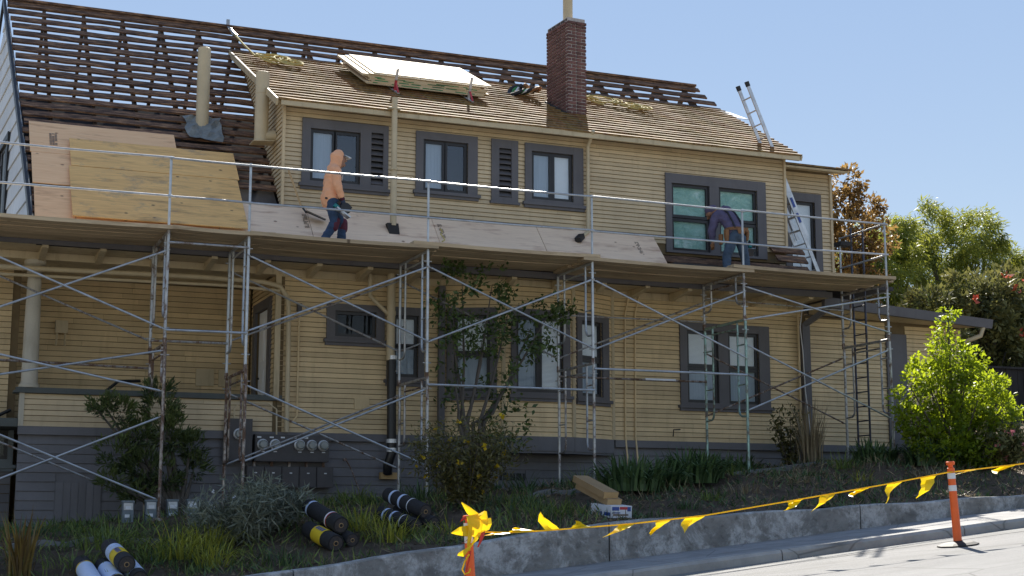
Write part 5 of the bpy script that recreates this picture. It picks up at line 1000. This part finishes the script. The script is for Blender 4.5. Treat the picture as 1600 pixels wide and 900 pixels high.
for mt, a0, a1, h0, h1 in (('print_blue', -.16, -.04, .11, .165), ('print_red', -.03, .1, .125, .165), ('print_blue', .1, .16, .10, .165), ('print_black', -.14, .12, .035, .06), ('print_blue', -.15, -.02, .07, .085)):
    m = MB(); m.add([e + u * a0 + v_ * h0, e + u * a1 + v_ * h0, e + u * a1 + v_ * h1, e + u * a0 + v_ * h1], [(0, 1, 2, 3)]); m.build('print', mt, T)
for k in range(2):
    m = MB(); s0 = p - u * .182 + d * (.15 + .25 * k); m.add([s0 + v_ * .03, s0 + d * .2 + v_ * .03, s0 + d * .2 + v_ * .08, s0 + v_ * .08], [(0, 1, 2, 3)]); m.build('print', 'print_blue', T)
for i, x in enumerate((3.36, 3.72, 4.06, 4.38, 4.7)):
    y = 24.3; z = gz(x, y); nm = ('first', 'second', 'third', 'fourth', 'fifth')[i]; T = thing('utility_box', nm + ' small grey utility box from the left below the evergreen', 'utility box', (x, y, z), 'utility boxes below the evergreen')
    h = 1.85 - z + random.uniform(-.02, .02)
    m = MB(); m.box(x - .085, x + .085, y, y + .14, z - .05, z + h); m.box(x - .095, x + .095, y - .012, y + .15, z + h, z + h + .03); m.build('case', 'utility_grey', T)
    m = MB(); m.box(x - .07, x + .07, y - .006, y - .001, z + h - .12, z + h - .01); m.build('cover', 'aluminium', T); m = MB(); m.box(x - .045, x + .045, y - .012, y - .0065, z + h - .11, z + h - .06); m.build('window', 'tape', T); m = MB(); m.box(x - .05, x + .03, y - .008, y - .001, z + h - .24, z + h - .19); m.build('label_plate', 'tape', T)
for a, b, y, lab in ((1.4, 3.5, 22.0, 'pale concrete edging strip lying in the planting at lower left'), (9.4, 10.9, 22.6, 'weathered concrete edging strip behind the soil below the bay'), (13.6, 16.9, 23.95, 'low concrete edging strip along the planting at right')):
    m = MB(); vs_ = []; K = 8
    for j in range(K + 1):
        x = a + (b - a) * j / K; yy = y + .1 * math.sin(x * 1.1); z = gz(x, yy)
        for q in ((0, -.1), (0, .07), (.16, .075), (.16, -.1)): vs_.append((x, yy + q[0], z + q[1]))
    m.add(vs_, [(j * 4 + c_, (j + 1) * 4 + c_, (j + 1) * 4 + (c_ + 1) % 4, j * 4 + (c_ + 1) % 4) for j in range(K) for c_ in range(4)] + [(0, 1, 2, 3), (K * 4 + 3, K * 4 + 2, K * 4 + 1, K * 4)]); props(m.build('concrete_edging', 'pale_concrete', org=(a, y, gz(a, y))), lab, 'edging')
# dark fence on the right
FN = thing('board_fence', 'dark weathered board fence beyond the lime green tree', 'fence', (22, 27.2, 3.1))
for i in range(44):
    x = 21.25 + i * .168; z = gz(x, 27.2); m = MB(); o_ = random.uniform(-.006, .006); m.box(x, x + .155, 27.2 + o_, 27.225 + o_, z - .1, 5.02 + .01 * i * .5 + random.uniform(-.015, .015)); m.build('board', 'fence_dark', FN)
m = MB(); m.box(21.2, 28.7, 27.15, 27.26, 5.06, 5.11); m.build('cap_rail', 'fence_dark', FN)
tubeobj('fence_pole', 'galvanised_worn', [(22.2, 27.1, 3.1), (22.1, 27.1, 4.6)], .02, FN); tubeobj('stay', 'galvanised_worn', [(22.0, 27.1, 4.62), (22.75, 27.08, 3.9)], .02, FN)

# ------------------------------------------------------------------ planting
def leafmesh(name, mat, parent, P, L_, D=None, wr_=.45, tone=None, droop=.0, spread=1.0):
    P = np.asarray(P, float); n_ = len(P); D0 = RNG.normal(size=(n_, 3)); D0 /= np.linalg.norm(D0, axis=1)[:, None]
    D = D0 if D is None else np.asarray(D) + D0 * spread; D[:, 2] -= droop; D /= np.linalg.norm(D, axis=1)[:, None]
    Q = RNG.normal(size=(n_, 3)); Sd = np.cross(D, Q); Sd /= np.linalg.norm(Sd, axis=1)[:, None]
    l_ = (L_ * RNG.uniform(.45, 1.4, n_))[:, None]; Nn = np.cross(D, Sd); w_ = l_ * wr_ * .5
    vs_ = np.stack([P, P + D * l_ * .45 + Sd * w_ + Nn * w_ * .3, P + D * l_ + Nn * l_ * -.08, P + D * l_ * .45 - Sd * w_ + Nn * w_ * .3], 1).reshape(-1, 3)
    t = RNG.uniform(0, 1, n_) if tone is None else np.clip(tone + RNG.uniform(-.3, .3, n_), 0, 1)
    return rawquads(name, mat, parent, vs_, n_, np.repeat(t, 4))
def rawquads(name, mat, parent, vs_, nf, tone):
    o = ORG[parent] if parent else Vector((0, 0, 0)); vs_ = vs_ - np.array(o); me = bpy.data.meshes.new(name); me.vertices.add(len(vs_)); me.vertices.foreach_set('co', vs_.ravel()); me.loops.add(nf * 4); me.loops.foreach_set('vertex_index', np.arange(nf * 4, dtype=np.int32)); me.polygons.add(nf)
    me.polygons.foreach_set('loop_start', np.arange(0, nf * 4, 4, dtype=np.int32)); me.update(calc_edges=True); at = me.attributes.new('tone', 'FLOAT', 'POINT'); at.data.foreach_set('value', tone.astype(np.float32)); me.materials.append(MATS[mat]); return link(name, me, parent)
def blob(c, r_, n_, shell=.5):
    d = RNG.normal(size=(n_, 3)); d /= np.linalg.norm(d, axis=1)[:, None]; rad = (shell + (1 - shell) * RNG.uniform(0, 1, n_)) ** .6; return np.asarray(c) + d * rad[:, None] * np.asarray(r_)
def limbs(parent, base, tips, r0, mat='bark', mid=.45, name='trunk', r1=.01):
    m = MB(); b = Vector(base)
    for t in tips:
        t = Vector(t); k = b.lerp(t, mid) + Vector((random.uniform(-.1, .1), random.uniform(-.1, .1), random.uniform(0, .12))) * (t - b).length * .5; m.tube([b, b.lerp(k, .5) + V3(random.uniform(-.02, .02), 0, 0), k, k.lerp(t, .6), t], [r0, r0 * .8, r0 * .55, r0 * .35, r1], 7)
    return m.build(name, mat, parent, True)
def plant_tree(name, label, cat, base, clumps, nleaf, L_, mat, r0, bark='bark', wr_=.45, droop=0, trunks=1, group=None, extra=None, spread=1.0, subs=7, up=None):
    T = thing(name, label, cat, base, group); P = []; D = []; tn = []; tips = []; tot = sum(c[3] ** 2 for c in clumps)
    for x, y, z, r_ in clumps:
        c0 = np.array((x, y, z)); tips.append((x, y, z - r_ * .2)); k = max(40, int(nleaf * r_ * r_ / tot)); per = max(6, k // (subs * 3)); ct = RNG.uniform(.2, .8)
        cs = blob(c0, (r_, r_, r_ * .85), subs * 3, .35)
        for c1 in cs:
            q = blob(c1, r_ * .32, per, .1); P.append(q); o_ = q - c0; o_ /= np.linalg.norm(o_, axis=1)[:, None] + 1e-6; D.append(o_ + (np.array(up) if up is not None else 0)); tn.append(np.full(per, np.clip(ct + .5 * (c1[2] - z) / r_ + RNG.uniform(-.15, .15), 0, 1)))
    P = np.concatenate(P); D = np.concatenate(D); tn = np.concatenate(tn)
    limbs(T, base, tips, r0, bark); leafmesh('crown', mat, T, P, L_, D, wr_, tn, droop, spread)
    return T
def clumps_in(c, r_, n_, cr, seed=0, shape=None):
    rg = np.random.default_rng(seed); out = []
    for _ in range(n_):
        d = rg.normal(size=3); d /= np.linalg.norm(d); s_ = rg.uniform(.25, 1) ** .5; p = np.array(c) + d * s_ * np.array(r_)
        if shape: p[0] = c[0] + (p[0] - c[0]) * shape(p[2]); p[1] = c[1] + (p[1] - c[1]) * shape(p[2])
        out.append((*p, cr * rg.uniform(.7, 1.25)))
    return out
# lime green young tree, sunlit from behind
lt = [(17.98, 22.2, 5.42, .15), (17.93, 22.2, 5.15, .22), (17.9, 22.25, 4.85, .3), (18.1, 22.2, 4.6, .32), (17.75, 22.2, 4.55, .34)] + clumps_in((18.1, 22.3, 3.85), (1.1, .9, .85), 22, .34, 3, lambda z: 1.1 - .35 * (z - 3.4)) + [(16.95, 22.1, 4.05, .3), (16.8, 22.2, 3.75, .22), (19.1, 22.3, 3.75, .32), (18.9, 22.3, 4.1, .3), (17.1, 22.2, 3.4, .3)] + clumps_in((18.05, 22.1, 3.0), (.95, .6, .35), 16, .32, 5) + [(18.1, 22.0, 3.5, .4), (17.7, 22.0, 3.3, .38), (18.4, 22.0, 3.2, .38), (18.0, 22.0, 3.9, .36)]
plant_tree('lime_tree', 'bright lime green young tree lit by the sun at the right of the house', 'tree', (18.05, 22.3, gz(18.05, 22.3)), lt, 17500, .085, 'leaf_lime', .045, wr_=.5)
# slim leafy tree inside the scaffold in front of the bay
sb = (9.35, 24.25, gz(9.35, 24.25)); ST = thing('slim_tree', 'slim dark leaved tree growing inside the scaffold before the bay window', 'tree', sb)
tips = [(8.75, 24.3, 5.3), (9.0, 24.25, 5.75), (9.55, 24.2, 5.7), (9.9, 24.25, 5.3), (10.35, 24.3, 5.0), (10.75, 24.3, 5.35), (8.8, 24.2, 4.4), (10.0, 24.2, 4.3), (9.4, 24.3, 4.7)]
m = MB()
for t in tips:
    b = Vector(sb) + V3(random.uniform(-.1, .12), random.uniform(-.08, .08), 0); t = Vector(t); k1 = Vector((b.x + (t.x - b.x) * .25 - .25, b.y, b.z + 1.2)); k2 = Vector((b.x + (t.x - b.x) * .55 - .1, t.y, b.z + 2.2 * (t.z - b.z) / 3.6)); m.tube([b, b.lerp(k1, .5), k1, k2, k2.lerp(t, .6), t], [.045, .04, .034, .024, .015, .006], 7)
m.build('trunk', 'bark', ST, True); P = []; tn = []
for (x, y, z), r_, n_ in zip(tips + [(9.6, 24.2, 5.0), (9.2, 24.2, 4.9), (10.5, 24.2, 4.75), (10.95, 24.2, 5.25), (9.7, 24.3, 3.9), (8.9, 24.3, 3.7), (9.25, 24.2, 3.2), (10.1, 24.25, 3.45), (9.8, 24.2, 2.9), (8.8, 24.25, 5.0)], [.4, .45, .45, .42, .42, .34, .38, .4, .4, .42, .42, .36, .28, .34, .36, .34, .34, .32, .36], [170, 230, 200, 190, 210, 180, 130, 150, 170, 180, 180, 160, 140, 120, 110, 110, 100, 110, 170]):
    for c1 in blob((x, y, z), r_, 11, .3): P.append(blob(c1, .15, n_ // 12, .1))
P = np.concatenate(P); leafmesh('crown', 'leaf_dark', ST, P, .1, None, .5)
# evergreen with upright tufts by the porch
eb = (4.22, 24.75, gz(4.2, 24.75)); ev = [(2.99, 24.7, 3.42, 0.24), (3.2, 24.6, 3.29, 0.26), (3.83, 24.7, 3.65, 0.24), (3.87, 24.7, 3.33, 0.3), (3.49, 24.7, 2.98, 0.32), (4.04, 24.7, 2.98, 0.36), (3.2, 24.6, 2.62, 0.3), (4.38, 24.7, 2.79, 0.3), (4.46, 24.75, 2.44, 0.24), (3.62, 24.6, 2.44, 0.36), (4.0, 24.7, 2.26, 0.28), (3.12, 24.6, 2.21, 0.24), (3.54, 24.6, 2.03, 0.28), (2.82, 24.6, 3.38, 0.16)]
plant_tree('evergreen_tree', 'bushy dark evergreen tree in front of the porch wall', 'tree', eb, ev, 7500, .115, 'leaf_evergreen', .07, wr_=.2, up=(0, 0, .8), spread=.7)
# shrubs
def shrub(name, label, base, r_, h, n_, L_, mat, wr_=.4, flowers=None, nf=0, fs=.05, stems=14, group=None, droop=0):
    x, y = base; z = gz(x, y); T = thing(name, label, 'shrub', (x, y, z), group); P = []; rg = random.Random(int(x * 1000)); tips = []
    for i in range(stems):
        a = rg.uniform(0, 6.28); rr = rg.uniform(.2, 1) * r_; t = (x + rr * math.cos(a), y + rr * .8 * math.sin(a), z + h * (1 - .35 * (rr / r_) ** 2) * rg.uniform(.7, 1.05)); tips.append(t)
        for s_ in np.linspace(.25, 1, 5): q = Vector((x, y, z)).lerp(Vector(t), s_); P.append(blob(q, .05 + .2 * r_ * s_, n_ // (stems * 5), .1))
    limbs(T, (x, y, z), tips, .014, 'bark', r1=.003, name='stems'); P = np.concatenate(P); leafmesh('foliage', mat, T, P, L_, None, wr_, droop=droop)
    if flowers:
        F_ = np.array([P[i] for i in RNG.integers(0, len(P), nf)]); F_ += np.array([0, -.03, .05]); leafmesh('flowers', flowers, T, np.repeat(F_, 5, 0), fs, None, .9)['kind'] = 'stuff'
    return T
shrub('flowering_shrub', 'wiry olive shrub dotted with small yellow flowers behind the retaining wall', (8.1, 21.6), 1.0, 1.35, 6500, .09, 'leaf_olive', .28, 'petal_yellow', 46, .06, 26)
shrub('grey_shrub', 'large grey green grassy bush behind the black roofing rolls at left', (4.6, 21.3), .85, .8, 5200, .16, 'grass_grey', .12, 'petal_white', 12, .03, 20); shrub('grey_shrub', 'smaller grey green bush left of the pile of black rolls', (5.2, 21.75), .5, .6, 2400, .16, 'grass_grey', .12, None, 0, .03, 14)
shrub('flowering_shrub', 'low glossy shrub with pink flowers at the foot of the lime tree', (18.5, 21.5), .75, .75, 2600, .11, 'leaf_hedge', .4, 'petal_pink', 26, .07, 18); shrub('flowering_shrub', 'pink flowered plant on the bare soil at the far right edge', (19.6, 21.3), .45, .95, 700, .09, 'leaf_olive', .4, 'petal_pink', 22, .08, 10)
shrub('leafy_shrub', 'small dark shrub beside the downspout behind the dry stalks', (16.15, 24.9), .45, 1.25, 900, .1, 'leaf_olive', .4, 'petal_white', 7, .04, 12)
def grass(name, label, base, n_, h, spread, mat, wd=.018, lean=.6, group=None, cat='grass clump', stiff=.5):
    x, y = base; z = gz(x, y) - .02; T = thing(name, label, cat, (x, y, z), group) if label else None; K = 4
    a = RNG.uniform(0, 2 * np.pi, n_); rr = spread * RNG.uniform(0, 1, n_) ** .7 * .45; bx = x + rr * np.cos(a); by = y + rr * np.sin(a); hh = h * RNG.uniform(.55, 1.15, n_); ln = lean * RNG.uniform(.15, 1, n_) * hh; a2 = a + RNG.normal(0, .5, n_); vs_ = np.zeros((n_, K, 4, 3))
    def pt(t): return np.stack([bx + np.cos(a2) * ln * t ** 1.7, by + np.sin(a2) * ln * t ** 1.7, z + hh * (t - stiff * .55 * t ** 3 * (ln / hh) * 1.3)], 1)
    sd = np.stack([-np.sin(a2), np.cos(a2), np.zeros(n_)], 1)
    for k in range(K):
        t0, t1 = k / K, (k + 1) / K; w0 = wd * (1 - t0) ** .6; w1 = wd * (1 - t1) ** .6; p0, p1 = pt(t0), pt(t1); vs_[:, k] = np.stack([p0 - sd * w0, p0 + sd * w0, p1 + sd * w1, p1 - sd * w1], 1)
    tn = np.repeat(RNG.uniform(0, 1, n_), K * 4); o_ = rawquads('blades', mat, T, vs_.reshape(-1, 3), n_ * K, tn); o_['kind'] = 'stuff'; return o_
GL = 'lime grass clumps on the lower left bank'
for i, (x, y, n_, h, s_, mt, lab) in enumerate(((3.2, 20.75, 90, .5, .5, 'grass_green', 'green grass clump right beside the white wrapped rolls'), (3.55, 20.8, 130, .62, .6, 'grass_lime', 'yellow green grass clump right of the white wrapped rolls'), (3.95, 20.35, 130, .5, .5, 'grass_lime', 'yellow green grass clump in the lowest row below the grey bush'), (4.05, 21.3, 150, .6, .6, 'grass_lime', 'yellow green grass clump between the utility boxes and the grey bush'), (2.7, 21.6, 150, .55, .8, 'grass_green', 'dark green grass clump behind the white wrapped rolls'), (2.2, 20.9, 90, .35, .7, 'grass_green', 'short green grass tuft left of the white wrapped rolls'),
                  (6.25, 21.0, 120, .45, .6, 'grass_lime', 'yellow grass clump just right of the black roll pile'), (6.5, 20.4, 150, .44, .6, 'grass_lime', 'yellow grass clump in front of the banded black rolls'), (7.5, 20.6, 60, .35, .4, 'grass_lime', 'small yellow grass tuft right of the banded black rolls'), (4.35, 22.6, 90, .5, .8, 'grass_grey', 'pale arching grass below the rightmost utility box'), (1.9, 22.7, 110, .35, .9, 'grass_dark', 'dark low grass behind the pale edging strip'))): grass('grass_clump', lab, (x, y), int(n_ * .8), h * 1.15, s_ * 1.35, mt, .009, 1.7, GL, stiff=.75)
grass('flax_plant', 'reddish flax plant with upright blades at the left edge', (1.52, 21.0), 55, .95, .35, 'flax_red', .022, .5, None, 'flax')
for x, y, n_, h, s_, lab in ((11.1, 22.0, 190, .62, 1.0, 'dark strap leaved plant just right of the brown cartons'), (11.75, 22.2, 160, .58, .8, 'dark strap leaved plant below the narrow bay window'), (12.6, 22.6, 200, .62, 1.0, 'large dark strap leaved plant below the left half of the wide lower window'), (13.1, 22.9, 120, .5, .7, 'dark strap leaved plant left of the teal scaffold leg'), (14.9, 24.9, 130, .35, 1.0, 'low dark strap leaved plant against the house base under the window'), (17.0, 23.3, 150, .45, .8, 'dark strap leaved plant left of the lime tree'), (17.5, 22.4, 190, .5, .8, 'glossy strap leaved plant below the lime tree')): grass('agapanthus', lab, (x, y), int(n_ * 1.3), h * 1.2, s_ * 1.1, 'grass_dark', .03, 1.0, 'strap leaved plants on the bank', 'plant', 1.0)
for x, y, n_, h, s_, mt, lab in ((9.0, 21.2, 70, .4, .6, 'grass_dark', 'dark weedy tuft below the bay left of the cartons'), (9.45, 21.0, 60, .35, .5, 'grass_green', 'green weedy tuft touching the left side of the cartons'), (10.35, 20.4, 60, .22, .5, 'grass_dark', 'low weed right of the white carton'), (11.3, 20.4, 70, .22, .5, 'grass_dark', 'flat weed by the wall below the strap leaved plants'), (12.0, 20.9, 70, .26, .6, 'grass_green', 'wispy weed on bare soil in front of the strap leaved plants'), (15.6, 21.8, 40, .35, .4, 'grass_lime', 'lime weed on the bare soil under the pennants'), (16.0, 22.9, 60, .45, .6, 'grass_green', 'green weed at the foot of the dry stalks'), (9.9, 23.4, 80, .5, .7, 'grass_dark', 'dark weeds below the bay by the scaffold leg'), (10.9, 23.2, 70, .55, .6, 'grass_green', 'green weeds behind the cartons'), (14.2, 21.6, 50, .25, .6, 'grass_dry', 'dry weed on the bare soil right of the strap leaved plants'), (12.9, 21.3, 60, .3, .8, 'grass_dry', 'dry weed heap on the soil behind the wall')): grass('weed', lab, (x, y), n_, h, s_, mt, .008, 1.6, 'weeds on the bank', 'weed', .7)
grass('dry_stalks', 'tall bundle of dry brown stalks in front of the right downspout', (16.1, 24.1), 130, 1.25, .55, 'grass_dry', .014, .35, None, 'plant', .3)
# leaf litter, clods and low ground cover over the soil: uncountable
def scatter(n_, x0=.5, x1=24, p=1.1):
    X = RNG.uniform(x0, x1, n_); Y = 19.32 + 5.9 * RNG.uniform(0, 1, n_) ** p; keep = np.array([math.sin(a * 1.7 + 2 * math.sin(b * 1.3)) * math.sin(b * 2.1 + a * .6) for a, b in zip(X, Y)]) + RNG.uniform(-.9, .9, n_) > -.1
    return np.array([(x, y, gz(x, y)) for x, y in zip(X[keep], Y[keep])])
P = scatter(17000); D = RNG.normal(size=P.shape); D[:, 2] = abs(D[:, 2]) * .3
o = leafmesh('leaf_litter', 'grass_dry', None, P + (0, 0, .006), .06, D, .5, spread=.05); props(o, 'dry leaf litter scattered over the soil bank', 'leaf litter', None, 'stuff')
P = scatter(15000); D = RNG.normal(size=P.shape) * .75; D[:, 2] = abs(D[:, 2]) + .45
o = leafmesh('ground_cover', 'grass_dark', None, P, .15, D, .14, spread=.1); props(o, 'sparse low weeds and ground cover over the soil bank', 'ground cover', None, 'stuff')
P = scatter(7000, .5, 9.5); D = RNG.normal(size=P.shape) * .7; D[:, 2] = abs(D[:, 2]) + .6
o = leafmesh('low_grass', 'grass_green', None, P, .2, D, .09, spread=.1); props(o, 'thin low grass over the left half of the soil bank', 'grass', None, 'stuff')
P = scatter(8000, 4, 24); D = RNG.normal(size=P.shape) * .9; D[:, 2] = abs(D[:, 2]) + .2
o = leafmesh('dry_grass', 'grass_dry', None, P, .2, D, .06, spread=.1); props(o, 'matted dry grass stems over the right half of the soil bank', 'dry grass', None, 'stuff')
M_ = MB(); oct_ = [(1, 0, 0), (0, 1, 0), (-1, 0, 0), (0, -1, 0), (0, 0, .7), (0, 0, -.5)]; fo_ = [(0, 1, 4), (1, 2, 4), (2, 3, 4), (3, 0, 4), (1, 0, 5), (2, 1, 5), (3, 2, 5), (0, 3, 5)]
for x, y, z in scatter(3500):
    r_ = random.uniform(.012, .05) * (2 if random.random() < .05 else 1); M_.add([(x + a * r_ * random.uniform(.6, 1.3), y + b * r_ * random.uniform(.6, 1.3), z + c_ * r_ * random.uniform(.6, 1.2)) for a, b, c_ in oct_], fo_)
props(M_.build('soil_clods', 'soil'), 'small clods and stones lying on the soil bank', 'clods', None, 'stuff')
for x, y, n_, h, s_, mt, lab in ((2.6, 23.4, 90, .4, .9, 'grass_green', 'green tuft in front of the crawl space hatch'), (1.2, 20.3, 90, .45, .8, 'grass_green', 'green tuft below the reddish flax at the left edge'), (4.9, 20.2, 80, .35, .8, 'grass_dark', 'dark grass fringe below the grey bush'), (5.9, 22.9, 90, .45, .8, 'grass_green', 'green tuft behind the roll pile under the breaker boxes'), (7.9, 23.3, 90, .5, .8, 'grass_dark', 'dark weeds at the foot of the black soil pipe'), (8.9, 20.5, 80, .35, .8, 'grass_green', 'green tuft at the lower right of the yellow flowered shrub'), (6.9, 23.6, 60, .5, .6, 'grass_green', 'green weeds behind the banded black rolls'), (13.8, 23.2, 70, .4, .7, 'grass_green', 'green weeds around the teal scaffold leg'), (16.7, 21.2, 80, .4, .8, 'grass_dry', 'dry tuft below the lime tree beside the orange post'), (14.9, 22.6, 60, .35, .7, 'grass_dry', 'dry tuft below the right lower window')):
    grass('weed', lab, (x, y), n_, h, s_, mt, .008, 1.6, 'weeds on the bank', 'weed', .7)
# trees behind
BT_ = 'trees behind the house'
plant_tree('red_leaf_tree', 'reddish brown leaved tree rising behind the right end of the scaffold', 'tree', (24.3, 34, 4.5), [(24.25, 34, 11.1, .5), (24.2, 34, 10.5, .6), (23.75, 34, 10.6, .4), (24.85, 34, 10.2, .6), (24.5, 34, 9.7, .75), (25.0, 34, 9.5, .6), (23.8, 34, 9.6, .6), (24.3, 34, 8.9, .8), (23.2, 34, 9.7, .5), (23.1, 34, 9.0, .6), (23.5, 34, 8.3, .7), (24.6, 34, 8.1, .7)], 7500, .14, 'leaf_red', .14, 'bark_dark', .5, group=BT_)
plant_tree('pepper_tree', 'drooping yellow green pepper tree left of the larger pepper tree', 'tree', (27.0, 36, 4.5), [(26.9, 36, 10.0, .8), (27.7, 36, 10.1, .6), (26.0, 36, 8.9, .9), (27.0, 36, 8.8, 1.0), (25.3, 36, 8.0, .9), (26.4, 36, 7.6, 1.0), (27.8, 36, 9.2, .7), (25.6, 36, 7.0, .8), (27.2, 36, 7.2, .9), (24.9, 36, 9.0, .55)], 20000, .2, 'leaf_pepper', .16, 'bark', .18, 1.0, group=BT_)
plant_tree('pepper_tree', 'large drooping yellow green pepper tree at the far right', 'tree', (31.0, 37.5, 4.5), [(29.5, 37.5, 10.9, .9), (29.1, 37.5, 10.2, .8), (31.2, 37.5, 10.8, 1.0), (32.0, 37.5, 10.6, .8), (30.4, 37.5, 9.9, 1.2), (33.0, 37.5, 9.9, .8), (34.1, 37.5, 10.0, .7), (31.8, 37.5, 9.5, 1.3), (29.6, 37.5, 9.0, 1.2), (33.5, 37.5, 9.0, 1.0), (31.0, 37.5, 8.4, 1.5), (29.0, 37.5, 7.9, 1.1), (33.0, 37.5, 7.8, 1.3)], 36000, .2, 'leaf_pepper', .25, 'bark', .18, 1.0, group=BT_)
hg = clumps_in((25.4, 29.6, 6.3), (2.6, .9, 1.5), 34, .62, 11) + clumps_in((26.3, 29.8, 7.3), (1.8, .8, .6), 10, .5, 12)
HT = plant_tree('flowering_hedge_tree', 'dense glossy tree with red flowers behind the dark fence', 'tree', (25.0, 29.7, 3.2), hg, 17000, .17, 'leaf_hedge', .12, 'bark_dark', .45, group=BT_)
F_ = np.concatenate([blob((x, y - .3, z + .2), .1, 9, .1) for x, y, z in ((24.9, 28.8, 7.35), (25.5, 28.8, 7.3), (25.1, 28.7, 7.0), (23.9, 28.8, 6.75), (26.1, 28.8, 6.5), (25.2, 28.7, 5.9))]); leafmesh('flowers', 'petal_red', HT, F_, .13, None, .8)['kind'] = 'stuff'
plant_tree('pepper_tree', 'thin drooping pepper tree in the gap between the red tree and the larger ones', 'tree', (25.6, 35, 4.5), [(25.6, 35, 9.6, .5), (26.0, 35, 9.2, .6), (25.5, 35, 8.6, .7), (26.3, 35, 8.3, .7), (25.0, 35, 7.7, .7), (26.0, 35, 7.4, .8), (24.6, 35, 6.9, .7), (25.4, 35, 6.4, .8), (26.5, 35, 6.6, .8)], 9000, .18, 'leaf_pepper', .1, 'bark', .18, 1.0, group=BT_)
plant_tree('leafy_bush', 'low dark bush between the addition and the dark fence', 'bush', (22.6, 28.4, 3.2), clumps_in((22.8, 28.4, 5.1), (1.0, .5, 1.2), 12, .5, 21), 4500, .15, 'leaf_hedge', .07, 'bark_dark', .45)
